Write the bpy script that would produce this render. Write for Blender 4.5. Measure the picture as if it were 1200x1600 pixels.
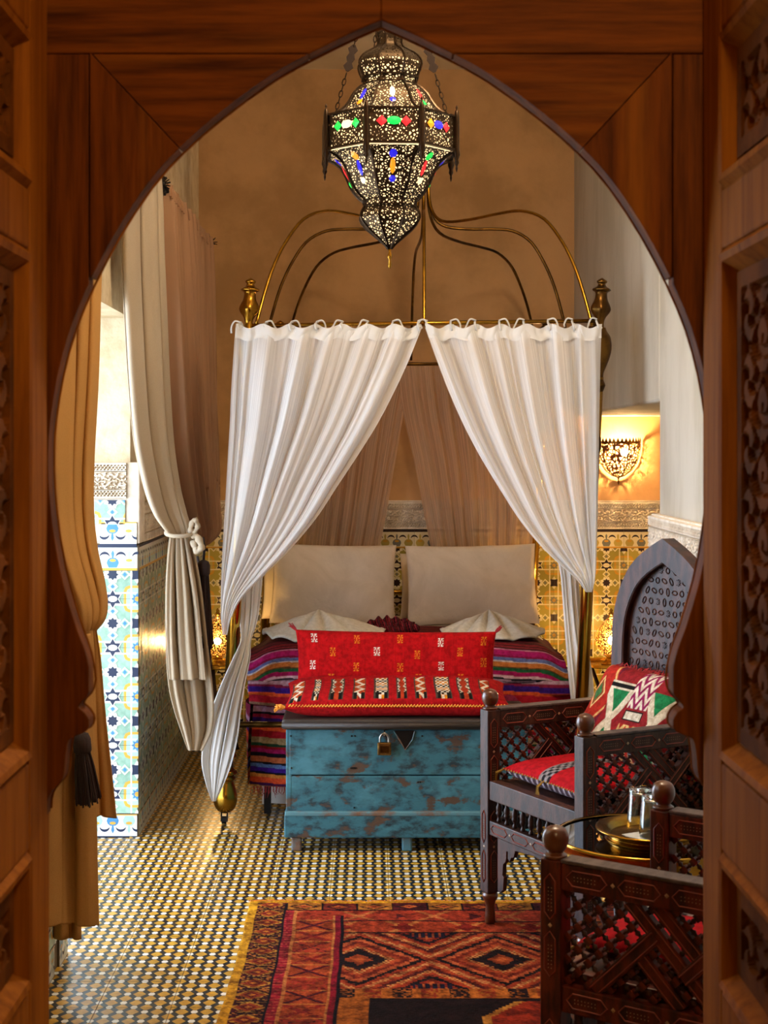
import bpy, bmesh, math, random
import numpy as np
from mathutils import Vector, Matrix, Euler

random.seed(7)
RNG = np.random.default_rng(7)
SC = bpy.context.scene
COL = SC.collection
for o in list(bpy.data.objects):
    bpy.data.objects.remove(o)

# ------------------------------------------------------------------ camera, world, lights, exposure
CAM_H, FPX, VX, VY = 1.5, 2380.0, 580.0, 705.0      # eye height, focal length in pixels, vanishing point
cd = bpy.data.cameras.new('camera')
cd.sensor_fit = 'VERTICAL'; cd.sensor_height = 36.0; cd.sensor_width = 27.0
cd.lens = FPX / 1600.0 * 36.0
cd.shift_x = (600.0 - VX) / 1600.0
cd.shift_y = (VY - 800.0) / 1600.0
cd.clip_start = 0.05; cd.clip_end = 100
cd.dof.use_dof = True; cd.dof.focus_distance = 5.9; cd.dof.aperture_fstop = 11.0
cam = bpy.data.objects.new('camera', cd); COL.objects.link(cam)
cam.location = (0, 0, CAM_H); cam.rotation_euler = (math.radians(90), 0, 0)
SC.camera = cam

vs = SC.view_settings
SC.display_settings.display_device = 'sRGB'
vs.view_transform = 'Standard'; vs.look = 'None'; vs.exposure = 0.35; vs.gamma = 1.0
vs.use_curve_mapping = False
SC.cycles.adaptive_threshold = 0.02; SC.cycles.max_bounces = 8; SC.cycles.diffuse_bounces = 4; SC.cycles.glossy_bounces = 4
SC.cycles.transmission_bounces = 6; SC.cycles.transparent_max_bounces = 10
SC.cycles.caustics_reflective = False; SC.cycles.caustics_refractive = False
SC.cycles.sample_clamp_indirect = 6.0

w = bpy.data.worlds.new('sky'); SC.world = w; w.use_nodes = True
bg = w.node_tree.nodes['Background']
bg.inputs['Color'].default_value = (0.66, 0.80, 1.0, 1)
bg.inputs['Strength'].default_value = 10.0

def light(name, kind, loc, energy, color, size=None, rot=None, size_y=None):
    ld = bpy.data.lights.new(name, kind); ld.energy = energy; ld.color = color
    if kind == 'POINT' and size: ld.shadow_soft_size = size
    if kind == 'AREA':
        ld.size = size
        if size_y: ld.shape = 'RECTANGLE'; ld.size_y = size_y
    ob = bpy.data.objects.new(name, ld); COL.objects.link(ob); ob.location = loc
    if rot: ob.rotation_euler = rot
    return ob
# sky portal in the open garden doorway of the left wall (guides sampling of the sky, gives no light itself)
pt = light('window_portal', 'AREA', (-1.22, 5.2, 1.0), 1.0, (1, 1, 1), 1.48, (0, math.radians(-90), 0), 2.0)
pt.data.size = 2.04; pt.data.size_y = 1.48
pt.data.cycles.is_portal = True
# the same for the smaller unseen window, added for cool fill nearer the camera
p2_ = light('window_portal_small', 'AREA', (-1.22, 3.5, 1.95), 1.0, (1, 1, 1), 1.2, (0, math.radians(-90), 0), 1.2)
p2_.data.size = 1.18; p2_.data.size_y = 1.25
p2_.data.cycles.is_portal = True
# warm ceiling lamp of the vestibule the camera stands in
light('vestibule_lamp', 'POINT', (0.38, 0.75, 2.55), 27.0, (1.0, 0.68, 0.34), 0.12)
# added warm fill for the room, an unseen point light over the seats
light('room_fill', 'POINT', (0.45, 4.3, 3.35), 84.0, (1.0, 0.82, 0.60), 0.15)

# ------------------------------------------------------------------ helpers
def P(x, y, Y):
    """photo pixel at depth Y -> world point"""
    return Vector(((x - VX) * Y / FPX, Y, CAM_H - (y - VY) * Y / FPX))

def lin(c):
    if isinstance(c, str):
        c = c.lstrip('#'); c = [int(c[i:i + 2], 16) / 255 for i in (0, 2, 4)]
    return tuple((v / 12.92 if v <= 0.04045 else ((v + 0.055) / 1.055) ** 2.4) for v in c[:3])

def rgba(c): return lin(c) + (1.0,)

MATS = {}
def mat(name, col, rough=0.6, metal=0.0, col2=None, nscale=6, stretch=(1, 1, 1), detail=5, ramp=(0.35, 0.65),
        bump=0.0, bscale=60, bstretch=None, attr=False, coat=0.0, sheen=0.0, rnd=0.0, spec=0.5, trans=0.0,
        emis=None, estr=0.0, transl=0.0, col3=None, n3=20, ramp3=(0.6, 0.66), col4=None, n4=20, ramp4=(0.6, 0.66), st4=(1, 1, 1), dist=0.0, bdist=0.01):
    m = bpy.data.materials.new(name); m.use_nodes = True; MATS[name] = m
    nt = m.node_tree; N = nt.nodes; L = nt.links
    b = N['Principled BSDF']
    b.inputs['Roughness'].default_value = rough; b.inputs['Metallic'].default_value = metal
    b.inputs['Coat Weight'].default_value = coat; b.inputs['Coat Roughness'].default_value = 0.25
    b.inputs['Sheen Weight'].default_value = sheen
    b.inputs['Specular IOR Level'].default_value = spec
    b.inputs['Transmission Weight'].default_value = trans
    if emis: b.inputs['Emission Color'].default_value = rgba(emis); b.inputs['Emission Strength'].default_value = estr
    tc = N.new('ShaderNodeTexCoord')
    def mapped(st):
        mp = N.new('ShaderNodeMapping'); mp.inputs['Scale'].default_value = st
        L.new(tc.outputs['Object'], mp.inputs['Vector']); return mp.outputs['Vector']
    def noise(scale, st, det=5, d=0.0):
        n = N.new('ShaderNodeTexNoise'); n.inputs['Scale'].default_value = scale; n.inputs['Detail'].default_value = det
        n.inputs['Roughness'].default_value = 0.62; n.inputs['Distortion'].default_value = d
        L.new(mapped(st), n.inputs['Vector']); return n.outputs['Fac']
    def rampn(fac, a, bb):
        r = N.new('ShaderNodeMapRange'); r.inputs['From Min'].default_value = a; r.inputs['From Max'].default_value = bb
        r.interpolation_type = 'SMOOTHSTEP'
        L.new(fac, r.inputs['Value']); return r.outputs['Result']
    def mix(fac, A, B, typ='MIX'):
        x = N.new('ShaderNodeMix'); x.data_type = 'RGBA'; x.blend_type = typ
        if isinstance(fac, float): x.inputs['Factor'].default_value = fac
        else: L.new(fac, x.inputs['Factor'])
        for sock, v in ((x.inputs['A'], A), (x.inputs['B'], B)):
            if isinstance(v, tuple): sock.default_value = v
            else: L.new(v, sock)
        return x.outputs['Result']
    if attr:
        at = N.new('ShaderNodeAttribute'); at.attribute_name = 'Col'; c = at.outputs['Color']
    else:
        c = rgba(col)
    if col2 is not None:
        f = rampn(noise(nscale, stretch, detail, dist), *ramp)
        c = mix(f, c, rgba(col2), 'MULTIPLY' if attr else 'MIX')
    if col3 is not None:
        c = mix(rampn(noise(n3, stretch, 6), *ramp3), c, rgba(col3))
    if col4 is not None:
        c = mix(rampn(noise(n4, st4, 7), *ramp4), c, rgba(col4))
    if rnd:
        oi = N.new('ShaderNodeObjectInfo')
        mr = N.new('ShaderNodeMapRange'); mr.inputs['To Min'].default_value = 1 - rnd; mr.inputs['To Max'].default_value = 1 + rnd * 0.5
        L.new(oi.outputs['Random'], mr.inputs['Value'])
        g = N.new('ShaderNodeCombineColor')
        for k in range(3): L.new(mr.outputs['Result'], g.inputs[k])
        c = mix(1.0, c, g.outputs['Color'], 'MULTIPLY')
    if isinstance(c, tuple): b.inputs['Base Color'].default_value = c
    else: L.new(c, b.inputs['Base Color'])
    if bump:
        bp = N.new('ShaderNodeBump'); bp.inputs['Strength'].default_value = bump; bp.inputs['Distance'].default_value = bdist
        L.new(noise(bscale, bstretch or stretch, 4), bp.inputs['Height']); L.new(bp.outputs['Normal'], b.inputs['Normal'])
    if transl:
        tl = N.new('ShaderNodeBsdfTranslucent')
        if isinstance(c, tuple): tl.inputs['Color'].default_value = c
        else: L.new(c, tl.inputs['Color'])
        ms = N.new('ShaderNodeMixShader'); ms.inputs['Fac'].default_value = transl
        L.new(b.outputs['BSDF'], ms.inputs[1]); L.new(tl.outputs['BSDF'], ms.inputs[2])
        L.new(ms.outputs['Shader'], N['Material Output'].inputs['Surface'])
    return m

def pierced(name, col, scale, hole, rough=0.35, metal=0.9, jitter=1.0):
    """sheet metal punched with small holes"""
    m = mat(name, col, rough, metal)
    nt = m.node_tree; N = nt.nodes; L = nt.links
    tc = N.new('ShaderNodeTexCoord')
    v = N.new('ShaderNodeTexVoronoi'); v.feature = 'DISTANCE_TO_EDGE'; v.inputs['Scale'].default_value = scale
    v.inputs['Randomness'].default_value = jitter
    L.new(tc.outputs['Object'], v.inputs['Vector'])
    g = N.new('ShaderNodeMath'); g.operation = 'GREATER_THAN'; g.inputs[1].default_value = hole
    L.new(v.outputs['Distance'], g.inputs[0])
    t = N.new('ShaderNodeBsdfTransparent'); ms = N.new('ShaderNodeMixShader')
    L.new(g.outputs[0], ms.inputs['Fac']); L.new(N['Principled BSDF'].outputs['BSDF'], ms.inputs[1]); L.new(t.outputs[0], ms.inputs[2])
    L.new(ms.outputs[0], N['Material Output'].inputs['Surface'])
    return m

def sheer(name, col, opac, stripes, transl=0.45, vary=0.3):
    """gauze: diffuse + translucent weave, partly see-through, with woven stripes along the drop (UV x)"""
    m = bpy.data.materials.new(name); m.use_nodes = True; MATS[name] = m
    nt = m.node_tree; N = nt.nodes; L = nt.links
    b = N['Principled BSDF']; b.inputs['Base Color'].default_value = rgba(col); b.inputs['Roughness'].default_value = 0.9
    b.inputs['Specular IOR Level'].default_value = 0.15
    uv = N.new('ShaderNodeUVMap'); uv.uv_map = 'UVMap'
    mp = N.new('ShaderNodeMapping'); mp.inputs['Scale'].default_value = (stripes, 1.2, 1)
    L.new(uv.outputs['UV'], mp.inputs['Vector'])
    n = N.new('ShaderNodeTexNoise'); n.inputs['Scale'].default_value = 1.0; n.inputs['Detail'].default_value = 3
    L.new(mp.outputs['Vector'], n.inputs['Vector'])
    mr = N.new('ShaderNodeMapRange'); mr.inputs['From Min'].default_value = 0.4; mr.inputs['From Max'].default_value = 0.62
    mr.inputs['To Min'].default_value = opac - vary; mr.inputs['To Max'].default_value = min(1, opac + vary * 0.6)
    L.new(n.outputs['Fac'], mr.inputs['Value'])
    tl = N.new('ShaderNodeBsdfTranslucent'); tl.inputs['Color'].default_value = rgba(col)
    m1 = N.new('ShaderNodeMixShader'); m1.inputs['Fac'].default_value = transl
    L.new(b.outputs[0], m1.inputs[1]); L.new(tl.outputs[0], m1.inputs[2])
    tr = N.new('ShaderNodeBsdfTransparent'); m2 = N.new('ShaderNodeMixShader')
    L.new(mr.outputs['Result'], m2.inputs['Fac']); L.new(tr.outputs[0], m2.inputs[1]); L.new(m1.outputs[0], m2.inputs[2])
    L.new(m2.outputs[0], N['Material Output'].inputs['Surface'])
    bp = N.new('ShaderNodeBump'); bp.inputs['Strength'].default_value = 0.25; bp.inputs['Distance'].default_value = 0.004
    L.new(n.outputs['Fac'], bp.inputs['Height']); L.new(bp.outputs['Normal'], b.inputs['Normal'])
    return m

# ---- materials
mat('plaster_tan', '#bd9160', 0.85, col2='#a27a4c', nscale=2.2, bump=0.25, bscale=9, bdist=0.02)
mat('plaster_pale', '#bdb5a6', 0.85, col2='#aaa08e', nscale=3, bump=0.35, bscale=14, stretch=(1, 1, 0.35), bdist=0.012)
mat('plaster_cream', '#d6c6a6', 0.85, col2='#bda884', nscale=7, bump=0.4, bscale=26, bdist=0.012)
mat('ceiling_paint', '#e6dac6', 0.9, col2='#d8cab2', nscale=2)
mat('stucco', '#e8dccb', 0.8, col2='#d3c2ab', nscale=14)
mat('stone_plain', '#b5a085', 0.8, col2='#9c8768', nscale=5)
mat('wood_v', '#7e420f', 0.55, col2='#421e08', nscale=9, stretch=(5, 5, 0.35), detail=7, ramp=(0.3, 0.75), bump=0.15, bscale=40,
    col3='#96591a', n3=2.2, ramp3=(0.5, 0.75), coat=0.0, spec=0.06)
mat('wood_h', '#7e420f', 0.55, col2='#421e08', nscale=9, stretch=(0.35, 5, 5), detail=7, ramp=(0.3, 0.75), bump=0.15, bscale=40,
    col3='#96591a', n3=2.2, ramp3=(0.5, 0.75), coat=0.0, spec=0.06)
mat('wood_door', '#a3621a', 0.65, col2='#6e3a0e', nscale=7, stretch=(5, 5, 0.35), detail=7, ramp=(0.3, 0.8), bump=0.12, bscale=40, spec=0.04)
mat('wood_carved', '#7a4514', 0.7, col2='#56300c', nscale=10, spec=0.03)
mat('wood_chair', '#4a2a20', 0.42, col2='#24100c', nscale=10, stretch=(4, 4, 1), bump=0.25, bscale=90, bdist=0.004, spec=0.35)
mat('wood_chair_red', '#64240f', 0.40, col2='#2a0f0a', nscale=10, stretch=(4, 4, 1), bump=0.15, bscale=90, bdist=0.004, spec=0.3)
mat('wood_worn', '#5a4a48', 0.5, col2='#3a2a28', nscale=12, stretch=(1, 4, 4), bump=0.5, bscale=70, bdist=0.005)
mat('wood_ball', '#6a3a1a', 0.3, col2='#4c2410', nscale=10, coat=0.4)
mat('inlay_red', '#7a2a16', 0.4)
mat('inlay_dot', '#a88c6c', 0.4)
mat('bone', '#cfc4ae', 0.4)
mat('brass', '#a87d2a', 0.24, 1.0, col2='#8c6420', nscale=14)
mat('brass_bright', '#c79a3a', 0.16, 1.0, col2='#b08430', nscale=9)
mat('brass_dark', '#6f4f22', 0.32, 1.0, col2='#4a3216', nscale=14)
mat('black_iron', '#17120f', 0.5, 0.6)
mat('bronze_trim', '#33261a', 0.34, 0.95, col2='#2e2116', nscale=30)
pierced('bronze_pierced', '#3a2c1c', 104, 0.235, 0.42, 0.85)
pierced('sconce_pierced', '#5a3210', 56, 0.165, 0.6, 0.3)
pierced('lamp_pierced', '#5a3e18', 95, 0.10, 0.4, 0.7)
mat('lamp_glow', '#ffe2b0', 0.9, emis='#ffd9a0', estr=1.5)
mat('bulb_sconce', '#fff0d0', 0.9, emis='#ffcf8c', estr=2200.0)
mat('bulb_side', '#fff0d0', 0.9, emis='#ffc878', estr=1900.0)
mat('bulb_side_dim', '#fff0d0', 0.9, emis='#ffc878', estr=800.0)
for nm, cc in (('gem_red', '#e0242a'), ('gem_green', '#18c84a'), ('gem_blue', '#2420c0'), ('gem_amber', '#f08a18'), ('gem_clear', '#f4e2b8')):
    mat(nm, cc, 0.15, emis=cc, estr=0.8)  # jewels emit their own colour, standing in for lamplight through the glass
mat('tile_dark', '#20242e', 0.25, rnd=0.12, bump=0.1, bscale=30)
mat('tile_white', '#d9dad2', 0.25, rnd=0.08)
mat('tile_yellow', '#c99c3a', 0.25, rnd=0.15)
mat('floor_dark', '#0e1118', 0.3, rnd=0.15, spec=0.28, col2='#22242a', nscale=30)
mat('floor_yellow', '#c99e36', 0.3, rnd=0.18, col2='#b08428', nscale=40, spec=0.28)
mat('floor_white', '#e4e5e2', 0.3, spec=0.28, rnd=0.08)
mat('grout', '#6a5a44', 0.9)
mat('wt_green', '#9cbfae', 0.3, spec=0.25, rnd=0.25, col2='#86ac98', nscale=25)
mat('wt_blue', '#4a86b4', 0.3, spec=0.25, rnd=0.15)
mat('wt_teal', '#a8c8c0', 0.3, spec=0.25, rnd=0.2)
mat('wt_navy', '#26304a', 0.3, spec=0.25, rnd=0.15)
mat('wt_white', '#dfe0d6', 0.3, spec=0.25, rnd=0.05)
mat('wt_yellow', '#d2a446', 0.3, spec=0.25, rnd=0.15)
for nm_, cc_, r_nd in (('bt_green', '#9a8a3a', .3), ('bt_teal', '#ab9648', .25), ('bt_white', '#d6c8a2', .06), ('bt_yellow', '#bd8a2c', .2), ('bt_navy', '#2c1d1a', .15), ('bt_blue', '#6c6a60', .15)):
    mat(nm_, cc_, 0.2, rnd=r_nd)  # back-wall copies of the tile colours, warm lamplight put into them
mat('chest_paint', '#2b5f6b', 0.66, col2='#14262d', nscale=24, detail=10, ramp=(0.44, 0.64), bump=0.6, bscale=45, bdist=0.004,
    col4='#4a3424', n4=9, ramp4=(0.55, 0.60), st4=(0.8, 1, 1.5), col3='#3f7582', n3=4, ramp3=(0.5, 0.62), stretch=(0.6, 1, 1.1))
mat('chest_edge', '#4a7680', 0.65, col2='#6a4a34', nscale=9, ramp=(0.42, 0.62), bump=0.4, bscale=45, bdist=0.004)
mat('chest_lid', '#2a1f18', 0.55, col2='#7a5c34', nscale=7, ramp=(0.52, 0.74), stretch=(0.5, 2, 4), bump=0.5, bscale=50, bdist=0.005)
mat('padlock_brass', '#8a6a34', 0.35, 0.9, col2='#5c4422', nscale=30)
mat('steel', '#9a948c', 0.3, 1.0)
sheer('gauze_front', '#f4f3f2', 0.93, 170, 0.45, 0.13)
sheer('gauze_back', '#cfae94', 0.76, 110, 0.45, 0.18)
sheer('gauze_far', '#b48c6c', 0.93, 60, 0.3, 0.08)
mat('gauze_solid', '#e9e8e6', 0.9, transl=0.3, spec=0.1)
mat('linen_pale', '#c4b49c', 0.9, col2='#bdac94', nscale=400, bump=0.3, bscale=500, bdist=0.002, transl=0.28, spec=0.15)
mat('linen_warm_lit', '#bd8f52', 0.9, col2='#b3854a', nscale=400, bump=0.3, bscale=500, bdist=0.002, transl=0.22, spec=0.15)  # same linen, with warm vestibule light put into its colour
mat('tassel', '#2a1210', 0.8, col2='#1a0a0a', nscale=200, stretch=(1, 1, 0.05), bump=0.6, bscale=300, bstretch=(1, 1, 0.05), bdist=0.004)
mat('cotton', '#dccbb8', 0.9, col2='#d0bea9', nscale=4, bump=0.45, bscale=8, bdist=0.025, spec=0.15, dist=1.0)
mat('dark_plate', '#20150e', 0.8, spec=0.1)
mat('sheet', '#cfc0ae', 0.9, spec=0.15, bump=0.15, bscale=12, bdist=0.02)
mat('towel', '#d8d2c6', 0.95, col2='#cac3b5', nscale=60, bump=0.4, bscale=260, bdist=0.003, spec=0.1)
mat('weave', '#ffffff', 0.92, attr=True, col2='#d0c8c0', nscale=60, stretch=(1, 1, 1), bump=0.5, bscale=330, bdist=0.003, sheen=0.0, spec=0.12)
mat('rug_pile', '#ffffff', 0.95, attr=True, col2='#8f8078', nscale=26, ramp=(0.3, 0.7), bump=0.8, bscale=240, bdist=0.006, spec=0.08)
mat('fringe_red', '#a02a30', 0.9)
mat('braid', '#d88a2a', 0.85)
mat('tassel_gold', '#8a6a20', 0.85)
mat('cushion_red', '#c8142a', 0.85, col2='#a80f20', nscale=6, bump=0.25, bscale=20, bdist=0.01, spec=0.15)
mat('mirror_glass', '#6a7076', 0.03, 1.0, spec=1.0, coat=0.3)
MATS['mirror_glass'].node_tree.nodes['Principled BSDF'].inputs['Coat Roughness'].default_value = 0.02
mat('clear_glass', '#f4fbfa', 0.02, trans=1.0)
mat('paper', '#d9dcdc', 0.8)
mat('ground_out', '#d8d2c6', 0.9)
mat('vest_wall', '#b98c5c', 0.9)

class MB:
    """collects polygons into one mesh"""
    def __init__(s): s.v = []; s.f = []; s.m = []
    def add(s, verts, faces, mi=0):
        k = len(s.v); s.v += [tuple(p) for p in verts]
        for f in faces: s.f.append(tuple(i + k for i in f)); s.m.append(mi)
        return s
    def box(s, a, b, mi=0, M=None):
        (x0, y0, z0), (x1, y1, z1) = a, b
        vs_ = [Vector(p) for p in ((x0, y0, z0), (x1, y0, z0), (x1, y1, z0), (x0, y1, z0), (x0, y0, z1), (x1, y0, z1), (x1, y1, z1), (x0, y1, z1))]
        if M is not None: vs_ = [M @ p for p in vs_]
        return s.add(vs_, [(0, 3, 2, 1), (4, 5, 6, 7), (0, 1, 5, 4), (1, 2, 6, 5), (2, 3, 7, 6), (3, 0, 4, 7)], mi)
    def bar(s, p, q, w_, t, up=(0, 1, 0), mi=0):
        p, q = Vector(p), Vector(q); d = (q - p); L_ = d.length; d.normalize()
        u = Vector(up); sd = d.cross(u).normalized(); u = sd.cross(d)
        M = Matrix(((d.x, sd.x, u.x, p.x), (d.y, sd.y, u.y, p.y), (d.z, sd.z, u.z, p.z), (0, 0, 0, 1)))
        return s.box((0, -w_ / 2, -t / 2), (L_, w_ / 2, t / 2), mi, M)
    def lathe(s, prof, seg=20, c=(0, 0, 0), mi=0, cap=True, M=None, a0=0.0, arc=None):
        n = len(prof); closed = arc is None; ns = seg if closed else seg + 1
        vs_ = []
        for (r, z) in prof:
            for k in range(ns):
                a = a0 + (2 * math.pi if closed else arc) * k / seg
                p = Vector((c[0] + r * math.cos(a), c[1] + r * math.sin(a), c[2] + z))
                vs_.append(M @ p if M is not None else p)
        fs = []
        for i in range(n - 1):
            for k in range(seg):
                k2 = (k + 1) % ns
                fs.append((i * ns + k, i * ns + k2, (i + 1) * ns + k2, (i + 1) * ns + k))
        if cap and closed:
            fs.append(tuple(range(ns - 1, -1, -1))); fs.append(tuple((n - 1) * ns + k for k in range(ns)))
        return s.add(vs_, fs, mi)
    def tube(s, pts, r, seg=8, mi=0, closed=False):
        pts = [Vector(p) for p in pts]; n = len(pts)
        rs = r if isinstance(r, (list, tuple)) else [r] * n
        vs_ = []; up = None
        for i, p in enumerate(pts):
            if closed: t = pts[(i + 1) % n] - pts[i - 1]
            else: t = pts[min(i + 1, n - 1)] - pts[max(i - 1, 0)]
            t.normalize()
            if up is None:
                up = Vector((0, 0, 1)) if abs(t.z) < 0.9 else Vector((1, 0, 0))
            a = t.cross(up); a.normalize(); up = a.cross(t)
            for k in range(seg):
                th = 2 * math.pi * k / seg
                vs_.append(p + (a * math.cos(th) + up * math.sin(th)) * rs[i])
        fs = []
        for i in range(n if closed else n - 1):
            j = (i + 1) % n
            for k in range(seg):
                k2 = (k + 1) % seg
                fs.append((i * seg + k, i * seg + k2, j * seg + k2, j * seg + k))
        if not closed:
            fs.append(tuple(range(seg - 1, -1, -1))); fs.append(tuple((n - 1) * seg + k for k in range(seg)))
        return s.add(vs_, fs, mi)
    def prism(s, outline, y0, y1, mi=0, M=None):
        """outline in (x,z), extruded along y"""
        n = len(outline)
        vs_ = [Vector((x, y0, z)) for x, z in outline] + [Vector((x, y1, z)) for x, z in outline]
        if M is not None: vs_ = [M @ p for p in vs_]
        fs = [tuple(range(n)), tuple(range(2 * n - 1, n - 1, -1))]
        for i in range(n):
            j = (i + 1) % n; fs.append((i, i + n, j + n, j))
        return s.add(vs_, fs, mi)
    def flat(s, poly, z, mi):
        return s.add([(x, y, z) for x, y in poly], [tuple(range(len(poly)))], mi)
    def sphere(s, c, r, seg=14, rings=9, mi=0, sc=(1, 1, 1)):
        pr = [(max(1e-4, r * math.sin(math.pi * i / rings)), -r * math.cos(math.pi * i / rings)) for i in range(rings + 1)]
        M = Matrix.Translation(c) @ Matrix.Diagonal((sc[0], sc[1], sc[2], 1))
        return s.lathe(pr, seg, (0, 0, 0), mi, True, M)

def finish(ob, name, label, cat, group, kind, parent):
    COL.objects.link(ob)
    if parent is not None: ob.parent = parent
    tag(ob, label, cat, group, kind)
    return ob

def tag(o, label=None, cat=None, group=None, kind=None):
    if label: o['label'] = label
    if cat: o['category'] = cat
    if group: o['group'] = group
    if kind: o['kind'] = kind
    return o

def mesh_of(mb, name, mats, smooth=False, fixn=True):
    me = bpy.data.meshes.new(name); me.from_pydata(mb.v, [], mb.f)
    for m in (mats if isinstance(mats, (list, tuple)) else [mats]): me.materials.append(MATS[m])
    me.polygons.foreach_set('material_index', mb.m)
    if smooth: me.polygons.foreach_set('use_smooth', [True] * len(mb.f))
    if fixn:
        bm = bmesh.new(); bm.from_mesh(me); bmesh.ops.recalc_face_normals(bm, faces=bm.faces); bm.to_mesh(me); bm.free()
    me.update()
    return me

def obj(name, mb, mats, parent=None, smooth=False, label=None, cat=None, group=None, kind=None, bevel=0, loc=None, rot=None, sharp=True, fixn=True):
    me = mb if isinstance(mb, bpy.types.Mesh) else mesh_of(mb, name, mats, smooth, fixn)
    ob = bpy.data.objects.new(name, me)
    if loc is not None: ob.location = loc
    if rot is not None: ob.rotation_euler = rot
    finish(ob, name, label, cat, group, kind, parent)
    if bevel:
        bm = ob.modifiers.new('bevel', 'BEVEL'); bm.width = bevel; bm.segments = 2; bm.limit_method = 'ANGLE'
    return ob

def thing(name, label, cat, loc=(0, 0, 0), rz=0.0, group=None, kind=None):
    o = bpy.data.objects.new(name, None); o.empty_display_size = 0.05
    COL.objects.link(o); o.location = loc; o.rotation_euler = (0, 0, rz)
    return tag(o, label, cat, group, kind)

def grid_mesh(name, Pts, mats, cols=None, smooth=True, closed_u=False):
    """Pts: (nv,nu,3) array; cols (nv,nu,3) linear"""
    nv, nu, _ = Pts.shape
    idx = np.arange(nv * nu).reshape(nv, nu)
    if closed_u: idx = np.concatenate([idx, idx[:, :1]], axis=1)
    q = np.stack([idx[:-1, :-1], idx[:-1, 1:], idx[1:, 1:], idx[1:, :-1]], axis=-1).reshape(-1, 4)
    me = bpy.data.meshes.new(name)
    nf = len(q)
    me.vertices.add(nv * nu); me.vertices.foreach_set('co', Pts.reshape(-1).astype(np.float32))
    me.loops.add(nf * 4); me.loops.foreach_set('vertex_index', q.reshape(-1).astype(np.int32))
    me.polygons.add(nf); me.polygons.foreach_set('loop_start', np.arange(0, nf * 4, 4, dtype=np.int32))
    me.polygons.foreach_set('use_smooth', np.full(nf, smooth))
    for m in (mats if isinstance(mats, (list, tuple)) else [mats]): me.materials.append(MATS[m])
    uu, vv = np.meshgrid(np.linspace(0, 1, nu), np.linspace(0, 1, nv))
    uvl = me.uv_layers.new(name='UVMap')
    uvs = np.stack([uu.reshape(-1), vv.reshape(-1)], -1)[q.reshape(-1)]
    uvl.data.foreach_set('uv', uvs.reshape(-1).astype(np.float32))
    if cols is not None:
        a = me.color_attributes.new('Col', 'FLOAT_COLOR', 'POINT')
        c4 = np.ones((nv * nu, 4), dtype=np.float32); c4[:, :3] = cols.reshape(-1, 3)
        a.data.foreach_set('color', c4.reshape(-1))
    me.update(calc_edges=True); me.validate()
    return me

def catmull(pts, n):
    pts = np.array(pts, float); k = len(pts)
    out = []
    for t in np.linspace(0, k - 1, n):
        i = min(int(t), k - 2); f = t - i
        p0, p1, p2, p3 = pts[max(i - 1, 0)], pts[i], pts[i + 1], pts[min(i + 2, k - 1)]
        out.append(0.5 * ((2 * p1) + (-p0 + p2) * f + (2 * p0 - 5 * p1 + 4 * p2 - p3) * f * f + (-p0 + 3 * p1 - 3 * p2 + p3) * f ** 3))
    return np.array(out)

def clip_poly(poly, a, b, c):
    """keep a*x+b*y<=c"""
    out = []
    for i in range(len(poly)):
        p, q = poly[i - 1], poly[i]
        dp, dq = a * p[0] + b * p[1] - c, a * q[0] + b * q[1] - c
        if (dp <= 0) != (dq <= 0):
            t = dp / (dp - dq); out.append((p[0] + (q[0] - p[0]) * t, p[1] + (q[1] - p[1]) * t))
        if dq <= 0: out.append(q)
    return out

def copy_tree(o, parent=None):
    c = o.copy(); COL.objects.link(c); c.parent = parent
    for ch in list(o.children): copy_tree(ch, c)
    return c

def smooth01(x, a, b):
    t = np.clip((x - a) / (b - a), 0, 1); return t * t * (3 - 2 * t)
# ------------------------------------------------------------------ the setting
XL, XD, XR, YB, ZC = -0.94, -0.905, 1.105, 8.3, 3.58     # left wall, left dado face, right wall, back wall, ceiling
YW0, YW1, ZW = 4.5, 5.94, 2.02                           # garden doorway in the left wall
FACE_BACK, FACE_LEFT, FACE_RIGHT = (math.pi / 2, 0, 0), (math.pi / 2, 0, math.pi / 2), (math.pi / 2, 0, -math.pi / 2)

floor = obj('floor', MB().box((-1.25, 2.2, -0.12), (1.75, 8.5, -0.0102)), 'grout', kind='structure')
tag(floor, 'floor of small yellow, white and dark patterned cement tiles')
ceiling = obj('ceiling', MB().box((-1.3, 2.2, ZC), (1.8, 8.6, ZC + 0.1)), 'ceiling_paint', kind='structure')
wl = MB()
wl.box((-1.25, 2.2, 0), (XL, 2.9, ZC)); wl.box((-1.25, 2.9, 0), (XL, 4.1, 1.38)); wl.box((-1.25, 2.9, 2.52), (XL, 4.1, ZC)); wl.box((-1.25, 4.1, 0), (XL, YW0, ZC)); wl.box((-1.25, YW0, ZW), (XL, YW1, ZC)); wl.box((-1.25, YW1, 0), (XL, 8.5, ZC))
wall_left = obj('wall_left', wl, 'plaster_cream', kind='structure')
wall_back = obj('wall_back', MB().box((XL, YB, 0), (1.75, 8.5, ZC)), 'plaster_tan', kind='structure')
wr = MB()
wr.box((XR, 2.2, 0), (1.75, 5.84, ZC)); wr.box((XR, 5.84, 1.69), (1.75, YB, ZC)); wr.box((1.62, 5.84, 0), (1.75, YB, 1.69))
wall_right = obj('wall_right', wr, 'plaster_pale', kind='structure', bevel=0.012)
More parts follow.
